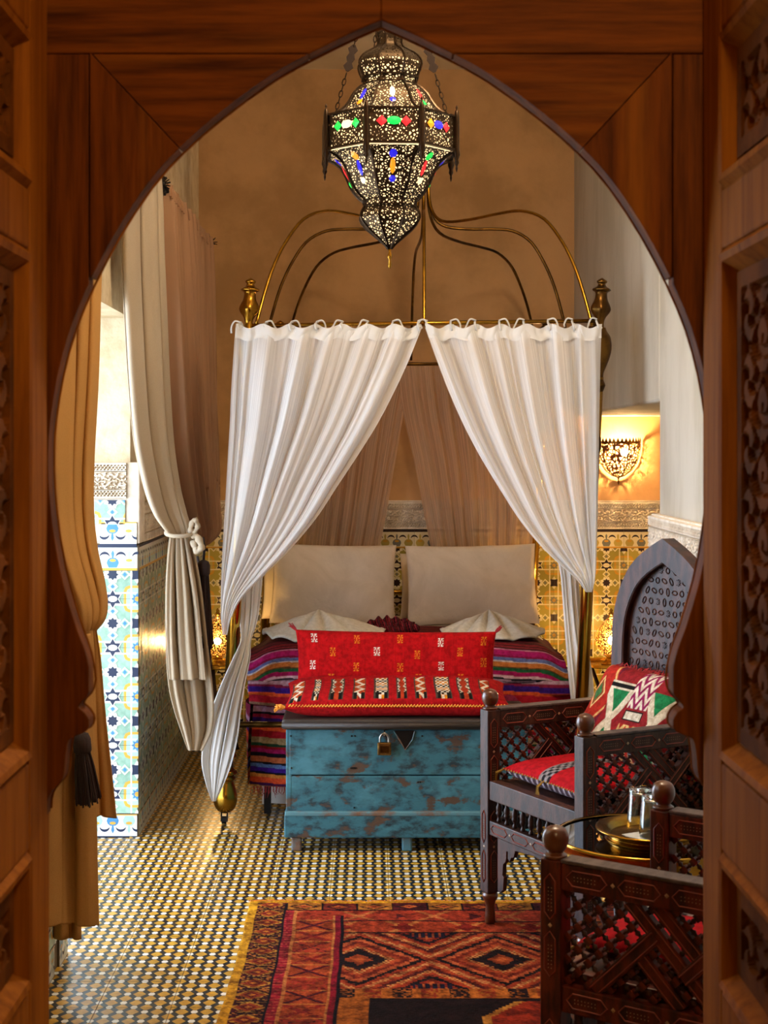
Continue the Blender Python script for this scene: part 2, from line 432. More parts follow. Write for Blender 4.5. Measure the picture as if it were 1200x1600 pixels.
# the vestibule behind the camera
wf = MB()
wf.box((-1.6, 2.2, 0), (-0.56, 2.34, 3.2)); wf.box((0.60, 2.2, 0), (1.7, 2.34, 3.2)); wf.box((-0.56, 2.2, 2.34), (0.60, 2.34, 3.2))
wf.box((-1.6, 2.2, 3.2), (1.75, 2.34, ZC))
obj('wall_front', wf, 'vest_wall', kind='structure')
obj('wall_vestibule', MB().box((-1.7, -2.1, 0), (-1.6, 2.2, 3.2)).box((1.6, -2.1, 0), (1.7, 2.2, 3.2)).box((-1.7, -2.2, 0), (1.7, -2.1, 3.2)), 'vest_wall', kind='structure')
obj('ceiling_vestibule', MB().box((-1.7, -2.2, 3.2), (1.7, 2.2, 3.3)), 'ceiling_paint', kind='structure')
obj('floor_vestibule', MB().box((-1.7, -2.2, -0.12), (1.7, 2.2, 0.0)), 'stone_plain', kind='structure')
obj('sky_shade', MB().box((-3.3, 1.0, 2.55), (-1.25, 9.0, 2.65)), 'plaster_cream', kind='structure')  # unseen roof added outside to cut the high sky on the reveal
obj('ground', MB().box((-9, 0, -0.2), (-1.25, 12, -0.06)), 'ground_out', kind='structure')

w2 = thing('added_window', 'small high window added unseen for cool fill, left wall near the arch', None, (-1.15, 3.5, 1.95), kind='structure')  # unseen opening, added to bring cool light onto drapes and chairs
for nm_, a, b in (('frame', (-.02, -.60, -.57), (.02, -.55, .57)), ('frame', (-.02, .55, -.57), (.02, .60, .57)), ('frame', (-.02, -.55, -.57), (.02, .55, -.52)), ('frame', (-.02, -.55, .52), (.02, .55, .57)), ('mullion', (-.015, -.02, -.52), (.015, .02, .52))):
    obj(nm_, MB().box(a, b), 'wood_door', w2)

# ---- floor tiles: dark ground with yellow lozenges and white dots
TS = 0.2; a_ = TS / 3
def floor_polys():
    out = []
    for m in range(0, 7):
        for n in range(0, 7):
            cx, cy = -0.1 + m * a_ / 2, -0.1 + n * a_ / 2
            if (m + n) % 2 == 0:
                hx, hy = 0.275 * a_, 0.300 * a_
                pl = [(cx - hx, cy), (cx - 0.004, cy - hy), (cx + 0.004, cy - hy), (cx + hx, cy), (cx + 0.004, cy + hy), (cx - 0.004, cy + hy)]; mi = 1
            else:
                r = 0.155 * a_; r2 = 0.19 * a_
                pl = [(cx + r * math.cos(t * math.pi / 3), cy + r2 * math.sin(t * math.pi / 3)) for t in range(6)]; mi = 2
            g = 0.0992
            for A in ((1, 0, g), (-1, 0, g), (0, 1, g), (0, -1, g)):
                if pl: pl = clip_poly(pl, *A)
            if len(pl) >= 3: out.append((pl, mi))
    return out
FPOLY = floor_polys()
def floor_tile_into(mb, ox=0, oy=0):
    mb.box((ox - 0.0992, oy - 0.0992, -0.01), (ox + 0.0992, oy + 0.0992, -0.0003), 0)
    for pl, mi in FPOLY: mb.flat([(x + ox, y + oy) for x, y in pl], 0.0, mi)
mb = MB(); floor_tile_into(mb)
ft_me = mesh_of(mb, 'floor_tile', ['floor_dark', 'floor_yellow', 'floor_white'], fixn=False)
rest = MB()
for j in range(-12, 20):
    yc = 4.51 + TS * j + 0.1
    for i in range(-6, 6):
        xc = -0.14 + TS * i + TS * 0.5
        if xc < -0.9 and not (YW0 - 0.05 < yc < YW1): continue
        if xc > 1.2 and yc < 5.8: continue
        if yc < 3.9:
            if yc > 2.2: floor_tile_into(rest, xc, yc)
            continue
        if yc > 8.35: continue
        o = obj('floor_tile', ft_me, None, floor, loc=(xc, yc, 0.0006 * random.random() - 0.0006))
        o.rotation_euler = (random.gauss(0, 0.0016), random.gauss(0, 0.0016), 0)
obj('floor_tiles_near', rest, ['floor_dark', 'floor_yellow', 'floor_white'], floor, kind='stuff', fixn=False)

# ---- wall tiles
WT = 0.19; H = WT / 2
def ring(cx, cy, rx, ry, n, rot=0): return [(cx + rx * math.cos(rot + 2 * math.pi * k / n), cy + ry * math.sin(rot + 2 * math.pi * k / n)) for k in range(n)]
def star(cx, cy, r0, r1, n, rot=0):
    return [(cx + (r0 if k % 2 == 0 else r1) * math.cos(rot + math.pi * k / n), cy + (r0 if k % 2 == 0 else r1) * math.sin(rot + math.pi * k / n)) for k in range(2 * n)]
WM = ['wt_green', 'wt_teal', 'wt_white', 'wt_yellow', 'wt_navy', 'wt_blue', 'grout']
def wall_polys():
    L_ = [([(-H, -H), (H, -H), (H, H), (-H, H)], 0)]
    def rect(x0, y0, x1, y1, m): L_.append(([(x0, y0), (x1, y0), (x1, y1), (x0, y1)], m))
    for sx in (-1, 1):
        for sy in (-1, 1):
            cx, cy = sx * H, sy * H
            q = 0.052
            def rsq(h, c): return [(cx + px, cy + py) for px, py in ((-h, -h + c), (-h + c * .3, -h + c * .3), (-h + c, -h), (h - c, -h), (h - c * .3, -h + c * .3), (h, -h + c), (h, h - c), (h - c * .3, h - c * .3), (h - c, h), (-h + c, h), (-h + c * .3, h - c * .3), (-h, h - c))]
            L_.append((rsq(q, 0.02), 3)); L_.append((rsq(q - 0.010, 0.016), 1))
    # white straps
    for s_ in (-1, 1):
        rect(s_ * 0.072 - 0.003, -H, s_ * 0.072 + 0.003, H, 2)
        rect(-H, s_ * 0.072 - 0.003, H, s_ * 0.072 + 0.003, 2)
    for sx in (-1, 1):
        for sy in (-1, 1):
            L_.append((star(sx * H, sy * H, 0.024, 0.014, 8), 5)); L_.append((ring(sx * H, sy * H, 0.010, 0.010, 8), 3))
    for (dx, dy) in ((0, 1), (0, -1), (1, 0), (-1, 0)):
        cx, cy = dx * 0.047, dy * 0.047
        L_.append((ring(cx, cy, 0.021, 0.021, 4), 2)); L_.append((ring(cx, cy, 0.014, 0.014, 4), 0 if dx else 1)); L_.append((ring(cx, cy, 0.008, 0.009, 4), 5))
    L_.append((star(0, 0, 0.036, 0.026, 8, math.pi / 8), 2)); L_.append((star(0, 0, 0.023, 0.016, 8), 4))
    for s_ in (-1, 1):
        L_.append((star(0, s_ * H, 0.042, 0.024, 6, math.pi / 2), 2)); L_.append((star(0, s_ * H, 0.035, 0.020, 6, math.pi / 2), 4)); L_.append((ring(0, s_ * H, 0.019, 0.012, 10), 2))
        L_.append((star(s_ * H, 0, 0.036, 0.020, 4, 0), 2)); L_.append((star(s_ * H, 0, 0.028, 0.018, 4, math.pi / 4), 4))
    return L_
def border_polys():
    """bowl-and-crescent frieze, 0.19 x 0.10, dark line at the top, yellow band at the bottom"""
    L_ = [([(-H, -0.05), (H, -0.05), (H, 0.05), (-H, 0.05)], 2)]
    p = WT / 3
    for k in range(-2, 3):
        cx = k * p; m = 5 if k % 2 == 0 else 1
        L_.append(([(cx - 0.024, -0.020), (cx - 0.020, -0.008), (cx - 0.010, 0.000), (cx + 0.010, 0.000), (cx + 0.020, -0.008), (cx + 0.024, -0.020), (cx + 0.016, -0.038), (cx - 0.016, -0.038)], m))
        L_.append((ring(cx, -0.010, 0.013, 0.006, 8), 3))
        L_.append(([(cx - 0.003, 0.0), (cx + 0.003, 0.0), (cx + 0.006, 0.018), (cx, 0.030), (cx - 0.006, 0.018)], m))
        ccx = cx + p / 2
        arc = [(ccx + 0.020 * math.cos(t), 0.004 + 0.020 * math.sin(t)) for t in np.linspace(0.15, math.pi - 0.15, 9)]
        arc += [(ccx + 0.018 * math.cos(t), 0.004 + 0.010 * math.sin(t)) for t in np.linspace(math.pi - 0.15, 0.15, 9)]
        L_.append((arc, 4))
    L_.append(([(-H, -0.05), (H, -0.05), (H, -0.040), (-H, -0.040)], 3))
    L_.append(([(-H, 0.040), (H, 0.040), (H, 0.05), (-H, 0.05)], 4))
    return L_
_tcache = {}
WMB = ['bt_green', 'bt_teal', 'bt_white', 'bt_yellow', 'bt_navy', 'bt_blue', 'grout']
def tile_mesh(kind, x0, x1, y0, y1, ms=None):
    ms = ms or WM
    key = (kind, ms[0], round(x0, 4), round(x1, 4), round(y0, 4), round(y1, 4))
    if key in _tcache: return _tcache[key]
    mb = MB(); g = 0.0006
    mb.box((x0 + g, y0 + g, -0.009), (x1 - g, y1 - g, -0.0021), 6)
    for n, (pl, mi) in enumerate(wall_polys() if kind == 'wall' else border_polys()):
        for A in ((1, 0, x1 - g), (-1, 0, -x0 - g), (0, 1, y1 - g), (0, -1, -y0 - g)):
            if pl: pl = clip_poly(pl, *A)
        if len(pl) >= 3: mb.flat(pl, -0.0015 + 0.00006 * n, mi)
    _tcache[key] = mesh_of(mb, kind + '_tile', ms, fixn=False)
    return _tcache[key]
def lay_tiles(parent, place, cols, rows, border_rows, ms=None):
    """place(u, z, rot) -> location; cols: list of (centre, x0, x1); rows: (centre, y0, y1) ; border_rows: (centre, flip, y0, y1)"""
    for (uc, x0, x1) in cols:
        for (zc, y0, y1) in rows:
            if (y1 - y0) < 0.01 or (x1 - x0) < 0.01: continue
            loc, rot = place(uc, zc)
            obj('wall_tile', tile_mesh('wall', x0, x1, y0, y1, ms), None, parent, loc=loc, rot=rot)
        for (zc, flip, y0, y1) in border_rows:
            loc, rot = place(uc, zc)
            o = obj('border_tile', tile_mesh('border', x0, x1, y0, y1, ms), None, parent, loc=loc, rot=rot)
            if flip: o.rotation_mode = 'QUATERNION'; o.rotation_quaternion = Euler(rot).to_quaternion() @ Matrix.Rotation(math.pi, 3, 'Z').to_quaternion()
def rows_from(edges, joint, lo, hi):
    """full-tile grid with a joint at `joint`, cut at lo and hi"""
    out = []
    k0 = math.floor((lo - joint) / WT)
    for k in range(k0, k0 + 12):
        z0 = joint + k * WT; c = z0 + H
        a, b = max(lo, z0), min(hi, z0 + WT)
        if b - a > 0.01: out.append((c, a - c, b - c))
    return out
# back wall
cols = [(0.1395 + WT * k, -H, H) for k in range(-5, 8)]
cols = [(c, max(-H, XL - c), min(H, 1.62 - c)) for c, _, _ in cols]
obj('dado_board', MB().box((XL, YB - 0.004, 0), (1.62, YB + 0.01, 1.075)), 'grout', wall_back)
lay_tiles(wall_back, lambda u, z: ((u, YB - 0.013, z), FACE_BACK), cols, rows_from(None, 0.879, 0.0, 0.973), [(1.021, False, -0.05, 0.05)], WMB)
# left wall, beyond the doorway
dl = MB().box((XL, YW1, 0), (XD - 0.009, YB - 0.02, 1.14))
obj('dado_board', dl, 'grout', wall_left)
cols = [(YW1 + H + 0.004 + WT * k, -H, min(H, YB - 0.02 - (YW1 + H + 0.004 + WT * k))) for k in range(12)]
lay_tiles(wall_left, lambda u, z: ((XD, u, z), FACE_LEFT), cols, rows_from(None, 0.165, 0.09, 1.035), [(1.085, False, -0.05, 0.05), (0.042, True, -0.045, 0.045)])
# doorway reveal, facing the camera
obj('dado_board', MB().box((-1.25, YW1 - 0.003, 0), (XD - 0.001, YW1 + 0.0, 1.14)), 'grout', wall_left)
obj('reveal_block', MB().box((-1.25, YW1 - 0.012, 1.14), (XD + 0.004, YW1 + 0.05, 1.457)), 'stucco', wall_left, bevel=0.006)
obj('reveal_block', MB().box((XL, YW1 + 0.05, 1.14), (XD + 0.004, YW1 + 0.12, 1.457)), 'stucco', wall_left, bevel=0.006)
cols = [(-1.006, -H, H + 0.005), (-1.196, -0.054, H)]
lay_tiles(wall_left, lambda u, z: ((u, YW1 - 0.012, z), FACE_BACK), cols, rows_from(None, 0.165, 0.09, 1.035), [(1.085, False, -0.05, 0.05), (0.042, True, -0.045, 0.045)])
lay_tiles(wall_left, lambda u, z: ((u, YW1 - 0.021, z), FACE_BACK), [(-1.006, -H, 0.05), (-1.196, -0.054, H)], [(1.215 + H, -H, 0.0)], [(1.180, True, -0.045, 0.05)])
# left wall, near stretch below the near curtain
obj('dado_board', MB().box((XL, 2.36, 0), (XD - 0.009, YW0 - 0.02, 1.14)), 'grout', wall_left)
cols = [(2.46 + H + WT * k, -H, min(H, YW0 - 0.02 - (2.46 + H + WT * k))) for k in range(11)]
lay_tiles(wall_left, lambda u, z: ((XD, u, z), FACE_LEFT), cols, rows_from(None, 0.165, 0.09, 1.035), [(1.085, False, -0.05, 0.05), (0.042, True, -0.045, 0.045)])
# right wall, near stretch
obj('dado_board', MB().box((XR - 0.022, 4.1, 0), (XR, 5.85, 1.08)), 'grout', wall_right)
cols = [(5.85 - H - WT * k, -H, H) for k in range(9)]
lay_tiles(wall_right, lambda u, z: ((XR - 0.031, u, z), FACE_RIGHT), cols, rows_from(None, 0.879, 0.0, 0.973), [(1.021, False, -0.05, 0.05)])

# ---- carved stucco friezes
def frieze_height(U, V):
    """U in panels (period 1, mirrored), V 0..1"""
    u = np.abs((U % 1.0) - 0.5) * 2
    h = np.zeros_like(U)
    mid = (V > 0.27) & (V < 0.73)
    v = (V - 0.5) / 0.23
    best = np.full(U.shape, 9.0); f = np.zeros_like(U)
    for (fx, fy, sgn) in ((0.0, 0.35, 1), (0.28, -0.3, -1), (0.52, 0.4, 1), (0.76, -0.35, -1), (1.0, 0.3, 1), (0.4, -0.95, 1), (0.9, -1.0, 1), (0.15, -0.9, 1)):
        dx, dy = (u - fx) * 2.3, v - fy
        r = np.hypot(dx, dy); th = np.arctan2(dy, dx)
        val = np.cos(12 * r - sgn * 2 * th) * 0.5 + 0.35 * np.cos(5 * th + 6 * r)
        k = r < best; best = np.where(k, r, best); f = np.where(k, val, f)
    h = np.where(mid, smooth01(f, -0.25, 0.15), 1.0)
    for c in (0.14, 0.86):
        b = np.abs(V - c) < 0.075
        ph = U * 2 * math.pi * 7
        br = np.maximum(1 - np.abs((V - c) / 0.075 - 0.75 * np.sin(ph)) * 2.6, 1 - np.abs((V - c) / 0.075 + 0.75 * np.sin(ph)) * 2.6)
        h = np.where(b, smooth01(br, -0.1, 0.35), h)
    for c in (0.245, 0.755): h = np.where(np.abs(V - c) < 0.012, 0.0, h)
    return h
def frieze_mesh(w_, h_, per, nx, ny):
    U, V = np.meshgrid(np.linspace(0, w_ / per, nx), np.linspace(0, 1, ny))
    Z = frieze_height(U, V) * 0.013
    edge = (V < 0.001) | (V > 0.999)
    Pts = np.stack([U * per - w_ / 2, V * h_ - h_ / 2, np.where(edge, -0.01, Z)], -1)
    return grid_mesh('stucco_panel', Pts, 'stucco', smooth=False)
fm = frieze_mesh(0.38, 0.15, 0.19, 130, 64)
for k in range(7):
    xc = -0.75 + 0.38 * k
    obj('stucco_panel', fm, None, wall_back, loc=(xc, YB - 0.003, 1.150), rot=FACE_BACK)
obj('stucco_ledge', MB().box((XL, YB - 0.008, 1.226), (1.62, YB, 1.232)), 'stucco', wall_back)
for k in range(6):
    obj('stucco_panel', fm, None, wall_left, loc=(XD - 0.010, YW1 + 0.31 + 0.38 * k, 1.212), rot=FACE_LEFT)
obj('stucco_back', MB().box((XL, 2.36, 1.14), (XD - 0.008, YW0 - 0.02, 1.288)), 'stucco', wall_left)
obj('stucco_back', MB().box((XL, YW1 + 0.12, 1.14), (XD - 0.006, YB, 1.288)), 'stucco', wall_left)
obj('stucco_panel', frieze_mesh(0.30, 0.14, 0.19, 110, 70), None, wall_left, loc=(-1.102, YW1 - 0.014, 1.386), rot=FACE_BACK)
obj('stucco_back', MB().box((XR - 0.025, 2.4, 1.08), (XR + 0.01, 5.868, 1.26)), 'stucco', wall_right, bevel=0.003)
fm2 = frieze_mesh(0.38, 0.165, 0.19, 130, 64)
for k in range(5):
    obj('stucco_panel', fm2, None, wall_right, loc=(XR - 0.028, 5.86 - 0.19 - 0.38 * k, 1.172), rot=FACE_RIGHT)

# ------------------------------------------------------------------ wooden arch in the doorway
AY0, AY1 = 2.20, 2.24
AL = [(595, 43), (560, 58), (500, 87), (430, 125), (350, 183), (290, 235), (240, 290), (190, 365), (150, 440), (120, 510), (100, 580), (88, 650), (84, 700),
      (85, 760), (92, 830), (105, 900), (125, 970), (141, 1015), (149, 1058), (144, 1080), (130, 1097), (140, 1107), (147, 1121), (143, 1134), (130, 1141), (115, 1149), (110, 1175),
      (106, 1208), (88, 1229), (81, 1244), (79, 1268)]
al = [tuple(p) for p in catmull(AL, 120)]
def A2W(p): q = P(p[0], p[1], AY1); return (q.x, q.z)
def half_pieces(mirror):
    out_pts = [(-12, 1268), (-12, -60), (595, -60)]
    poly = al + out_pts                      # arch edge down, then the outside back up
    # board boundaries, in the panel's own plane
    diag = lambda p: None
    (x0, y0), (x1, y1) = (128, 70), (288, 242)
    na, nb = (y1 - y0), -(x1 - x0); nc = na * x0 + nb * y0      # na*x+nb*y<=nc : below-left of the diagonal
    g = 0.9
    top = clip_poly(poly, 0, 1, 95 - g)
    upper = clip_poly(clip_poly(clip_poly(poly, 0, -1, -95 - g), -na, -nb, -nc - g * 200), 0, 1, 600)
    lower = clip_poly(clip_poly(clip_poly(poly, 0, 1, 438), na, nb, nc - g * 200), -1, 0, -147 - g)
    stile = clip_poly(clip_poly(clip_poly(poly, 1, 0, 147 - g), na, nb, nc - g * 200), 0, -1, -95)
    res = []
    for nm, pl, m in (('spandrel_board', upper, 'wood_h'), ('spandrel_board', lower, 'wood_v'), ('side_board', stile, 'wood_v'), ('top_board', top, 'wood_h')):
        res.append((nm, [A2W((1190 - x, y) if mirror else (x, y)) for x, y in pl], m))
    return res
arch = thing('trim_1', 'varnished brown wooden keyhole arch framing the room', None, (0, 0, 0), kind='structure')
dy = 0
for mirror in (False, True):
    for nm, pl, m in half_pieces(mirror):
        d = {'spandrel_board': 0.0, 'side_board': 0.002, 'top_board': 0.001}[nm]
        obj(nm, MB().prism(pl, AY0 + d, AY1), m, arch, bevel=0.0025)
# backing so that no light leaks through the joints, and the jambs
bk = []
for x, y in al[:100]: bk.append(A2W((x - 10, y - 10)))
for s_ in (False, True):
    pl = [A2W((1190 - (x - 10) if s_ else x - 10, y - 6)) for x, y in al] + [A2W((1190 - p[0] if s_ else p[0], p[1])) for p in ((-12, 1262), (-12, -60), (595, -60))]
    obj('backing_board', MB().prism(pl, AY1 - 0.004, AY1 + 0.012), 'wood_v', arch)
jl = MB().box((-0.56, 2.254, 0), (-0.492, 2.33, 2.34)); jr = MB().box((0.507, 2.254, 0), (0.60, 2.33, 2.34)); jt = MB().box((-0.492, 2.254, 2.2), (0.507, 2.33, 2.34))
obj('jamb', jl, 'wood_door', arch, bevel=0.004); obj('jamb', jr, 'wood_door', arch, bevel=0.004); obj('lintel', jt, 'wood_h', arch)
# edge bead round the opening on the room side
eb = [A2W(p) for p in al[::2]]
for s_ in (False, True):
    pts = [Vector(((15 * 2 * AY1 / FPX - x) if s_ else x, AY1 + 0.004, z)) for x, z in eb]
    obj('edge_bead', MB().tube(pts, 0.0018, 6), 'wood_door', arch, smooth=True)

# ------------------------------------------------------------------ door leaves, folded back towards the camera
def carve_height(U, V):
    u = np.abs(U - 0.5) * 2
    h = np.zeros_like(U); best = np.full(U.shape, 9.0)
    for k in range(-1, 12):
        for (fx, sg) in ((0.0, 1), (0.55, -1), (1.0, 1)):
            dx, dy = (u - fx) * 1.0, (V * 8 - k - (0.5 if sg < 0 else 0))
            r = np.hypot(dx, dy); th = np.arctan2(dy, dx)
            val = np.cos(11 * r - sg * 2 * th)
            m_ = r < best; best = np.where(m_, r, best); h = np.where(m_, val, h)
    return smooth01(h, -0.3, 0.3)
def carve_mesh(w_, h_):
    nx = 60; ny = max(40, int(60 * h_ / w_))
    U, V = np.meshgrid(np.linspace(0, 1, nx), np.linspace(0, 1, ny))
    Hh = carve_height(U, V * h_ / 0.7) * 0.008
    brd = (U < 0.1) | (U > 0.9) | (V < 0.1 * w_ / h_) | (V > 1 - 0.1 * w_ / h_)
    Hh = np.where(brd, 0.009, Hh)
    return np.stack([U * w_ - w_ / 2, V * h_ - h_ / 2, Hh], -1)
def door_leaf(name, hinge, s_, label, lean=0.0):
    t = thing(name, label, None, hinge, -math.pi / 2, kind='structure')
    t.rotation_euler = (lean, 0, -math.pi / 2)
    W_, T_ = 0.56, 0.045
    y0, y1 = (-T_, 0) if s_ > 0 else (0, T_)
    for x0, x1 in ((0, 0.115), (W_ - 0.115, W_)):
        obj('stile', MB().box((x0, y0, 0.01), (x1, y1, 2.32)), 'wood_door', t, bevel=0.004)
    rails = [(0.01, 0.17), (0.60, 0.765), (0.955, 1.075), (1.776, 1.857), (2.075, 2.32)]
    for z0, z1 in rails:
        obj('rail', MB().box((0.115, y0, z0), (W_ - 0.115, y1, z1)), 'wood_door', t, bevel=0.004)
    for (za, zb) in ((0.17, 0.60), (0.765, 0.955), (1.075, 1.776), (1.857, 2.075)):
        x0, x1 = 0.115, W_ - 0.115; d = 0.022; i_ = 0.038
        yf = 0.0
        fr = MB()
        o_ = [(x0, za), (x1, za), (x1, zb), (x0, zb)]; n_ = [(x0 + i_, za + i_), (x1 - i_, za + i_), (x1 - i_, zb - i_), (x0 + i_, zb - i_)]
        for k in range(4):
            k2 = (k + 1) % 4
            pr = []
            for f_, dep in ((0, -0.004), (0.25, 0.006), (0.5, 0.004), (0.75, -0.010), (1.0, -d)):
                for (oo, nn) in ((o_[k], n_[k]), (o_[k2], n_[k2])):
                    pr.append((oo[0] + (nn[0] - oo[0]) * f_, s_ * dep, oo[1] + (nn[1] - oo[1]) * f_))
            fr.add(pr, [(2 * j, 2 * j + 1, 2 * j + 3, 2 * j + 2) for j in range(4)])
        obj('moulding', fr, 'wood_door', t, smooth=False)
        w_, h_ = x1 - x0 - 2 * i_ + 0.004, zb - za - 2 * i_ + 0.004
        Pm = carve_mesh(w_, h_)
        # local z of carving -> door face normal (s_ * y)
        Q = np.stack([Pm[..., 0] * (1 if s_ < 0 else -1) + (x0 + x1) / 2, s_ * (Pm[..., 2] - d), Pm[..., 1] + (za + zb) / 2], -1)
        obj('carved_panel', grid_mesh('carved_panel', Q, 'wood_carved', smooth=False), None, t)
        obj('panel_back', MB().box((x0, min(-s_ * (d + 0.004), -s_ * T_), za), (x1, max(-s_ * (d + 0.004), -s_ * T_), zb)), 'wood_carved', t)
    return t
door_leaf('door_1', (-0.4665, 2.195, 0), 1, 'carved wooden door leaf folded open on the left')
door_leaf('door_2', (0.478, 2.195, 0), -1, 'carved wooden door leaf folded open on the right', 0.0)
# ------------------------------------------------------------------ canopy bed
BY0, BY1 = 6.13, 8.12                    # foot and head of the bed
LEAN = 0.098                             # the frame leans: tops stand this much further right than the feet
ZR = 2.005                               # canopy rail height
bed = thing('canopy_bed', 'brass canopy bed with ornate posts and a domed rod crown', 'bed', (0, 0, 0))
TXL, TXR = -0.494, 0.92
def post(xt, yb, ornate):
    xb = xt - LEAN
    ang = math.atan2(LEAN, ZR)
    e = bpy.data.objects.new('post', None)
    tube = MB().lathe([(0.026, 0.33), (0.026, 1.80)], 20)
    t = obj('post', tube, 'brass_bright', bed, smooth=True, loc=(xb, yb, 0), rot=(0, ang, 0))
    bpy.data.objects.remove(e)
    foot = [(0.012, 0.045), (0.03, 0.055), (0.042, 0.075), (0.047, 0.10), (0.045, 0.125), (0.034, 0.155), (0.029, 0.175), (0.036, 0.182), (0.037, 0.19), (0.030, 0.196),
            (0.040, 0.205), (0.038, 0.217), (0.026, 0.225), (0.025, 0.265), (0.034, 0.272), (0.035, 0.282), (0.024, 0.292), (0.022, 0.32), (0.030, 0.345), (0.034, 0.37), (0.030, 0.40), (0.026, 0.42)]
    fp = catmull(foot, 60)
    mb = MB()
    n = 28; vs_ = []
    for r, z in fp:
        for k in range(n):
            a = 2 * math.pi * k / n
            rel = 1 + (0.06 * abs(math.cos(3 * a + 12 * z)) if 0.06 < z < 0.16 else (0.05 * math.cos(7 * a) if 0.2 < z < 0.225 else (0.1 * math.sin(2 * a + 30 * z) if z > 0.31 else 0)))
            vs_.append((r * rel * math.cos(a), r * rel * math.sin(a), z))
    mb.add(vs_, [(i * n + k, i * n + (k + 1) % n, (i + 1) * n + (k + 1) % n, (i + 1) * n + k) for i in range(len(fp) - 1) for k in range(n)] + [tuple(range(n - 1, -1, -1))])
    f = obj('foot', mb, 'brass', t, smooth=True)
    c = MB()
    for s_ in (-1, 1): c.box((s_ * 0.012 - 0.002, -0.012, 0.012), (s_ * 0.012 + 0.002, 0.012, 0.055))
    c.lathe([(0.016, -0.009), (0.016, 0.009)], 14, M=Matrix.Translation((0, 0, 0.016)) @ Matrix.Rotation(math.pi / 2, 4, 'Y'))
    obj('caster', c, 'black_iron', t)
    vase = catmull([(0.026, 1.50), (0.030, 1.53), (0.026, 1.56), (0.020, 1.62), (0.022, 1.72), (0.030, 1.755), (0.034, 1.77), (0.026, 1.79), (0.024, 1.815), (0.034, 1.845), (0.046, 1.88), (0.052, 1.92), (0.046, 1.96), (0.030, 1.985), (0.024, 2.0)], 50)
    obj('vase_knop', MB().lathe([tuple(p) for p in vase], 24), 'brass_dark' if xt > 0 else 'brass', t, smooth=True)
    fin = catmull([(0.018, 2.0), (0.016, 2.02), (0.022, 2.04), (0.034, 2.06), (0.0385, 2.075), (0.034, 2.095), (0.026, 2.115), (0.024, 2.14), (0.034, 2.148), (0.035, 2.155), (0.020, 2.165), (0.015, 2.175), (0.021, 2.182), (0.018, 2.19), (0.002, 2.20)], 50)
    mb = MB(); vs_ = []
    for r, z in fin:
        for k in range(n):
            a = 2 * math.pi * k / n
            rel = 1 + (0.09 * math.cos(4 * a) * math.sin((z - 2.04) / 0.06 * math.pi) if 2.04 < z < 2.10 else (0.05 * math.cos(8 * a) if 2.142 < z < 2.16 else 0))
            vs_.append((r * rel * math.cos(a), r * rel * math.sin(a), z))
    mb.add(vs_, [(i * n + k, i * n + (k + 1) % n, (i + 1) * n + (k + 1) % n, (i + 1) * n + k) for i in range(len(fin) - 1) for k in range(n)])
    obj('finial', mb, 'brass' if xt < 0 else 'brass_dark', t, smooth=True)
    return t
for xt in (TXL, TXR):
    for yb in (BY0, BY1): post(xt, yb, True)
def rod(name, p, q, r=0.0085, m='brass', parent=bed): return obj(name, MB().tube([p, q], r, 12), m, parent, smooth=True)
rod('canopy_rail', (TXL + 0.0, BY0, ZR), (TXR, BY0, ZR + 0.02))
rod('canopy_rail', (TXL, BY1, ZR - 0.04), (TXR, BY1, ZR - 0.04), m='brass_dark')
rod('canopy_rail', (TXL, BY0, ZR), (TXL, BY1, ZR - 0.04), m='brass_dark')
rod('canopy_rail', (TXR, BY0, ZR + 0.02), (TXR, BY1, ZR - 0.04), m='brass_dark')
CX, CY = 0.245, 7.1
prof = [(0, ZR), (0.045, 2.14), (0.10, 2.27), (0.17, 2.38), (0.26, 2.475), (0.38, 2.525), (0.52, 2.535), (0.70, 2.535), (0.86, 2.55), (0.935, 2.60), (0.965, 2.69), (0.968, 2.85)]
XMID = (TXL + TXR) / 2
for (bx, by) in ((TXL + 0.03, BY0), (XMID, BY0), (TXR - 0.03, BY0), (TXR, CY), (TXR - 0.03, BY1), (XMID, BY1), (TXL + 0.03, BY1), (TXL, CY)):
    pts = []
    for s_, z in catmull(prof, 40):
        pts.append((bx + (CX - bx) * s_, by + (CY - by) * s_, z - (0.02 if by == BY1 else 0)))
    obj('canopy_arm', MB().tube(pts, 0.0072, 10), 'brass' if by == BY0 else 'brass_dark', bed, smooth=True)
obj('crown_ring', MB().lathe([(0.036, 2.82), (0.04, 2.83), (0.04, 2.87), (0.036, 2.88)], 24, (CX, CY, 0)), 'brass_dark', bed, smooth=True)
# bed base
bb = MB().box((-0.47, 6.34, 0.30), (0.80, 8.10, 0.36))
obj('bed_base', bb, 'black_iron', bed)
for x in (-0.43, 0.76):
    for y in (6.32, 8.0):
        obj('base_leg', MB().box((x - 0.014, y - 0.014, 0), (x + 0.014, y + 0.014, 0.30)), 'black_iron', bed)
rod('foot_rail', (TXL - 0.08, BY0, 0.40), (TXR - 0.08, BY0, 0.40), 0.012, 'brass_dark')
rod('head_rail', (TXL - 0.06, BY1, 0.75), (TXR - 0.06, BY1, 0.75), 0.012, 'brass')

def soft_box(name, x0, x1, y0, y1, z0, z1, r, m, parent=None, **k):
    return obj(name, MB().box((x0, y0, z0), (x1, y1, z1)), m, parent, bevel=r, **k)
mt = soft_box('mattress', -0.485, 0.825, 6.34, 8.10, 0.362, 0.632, 0.06, 'sheet', label='thick mattress under a cream sheet in the canopy bed', cat='mattress')
mt.modifiers['bevel'].segments = 6
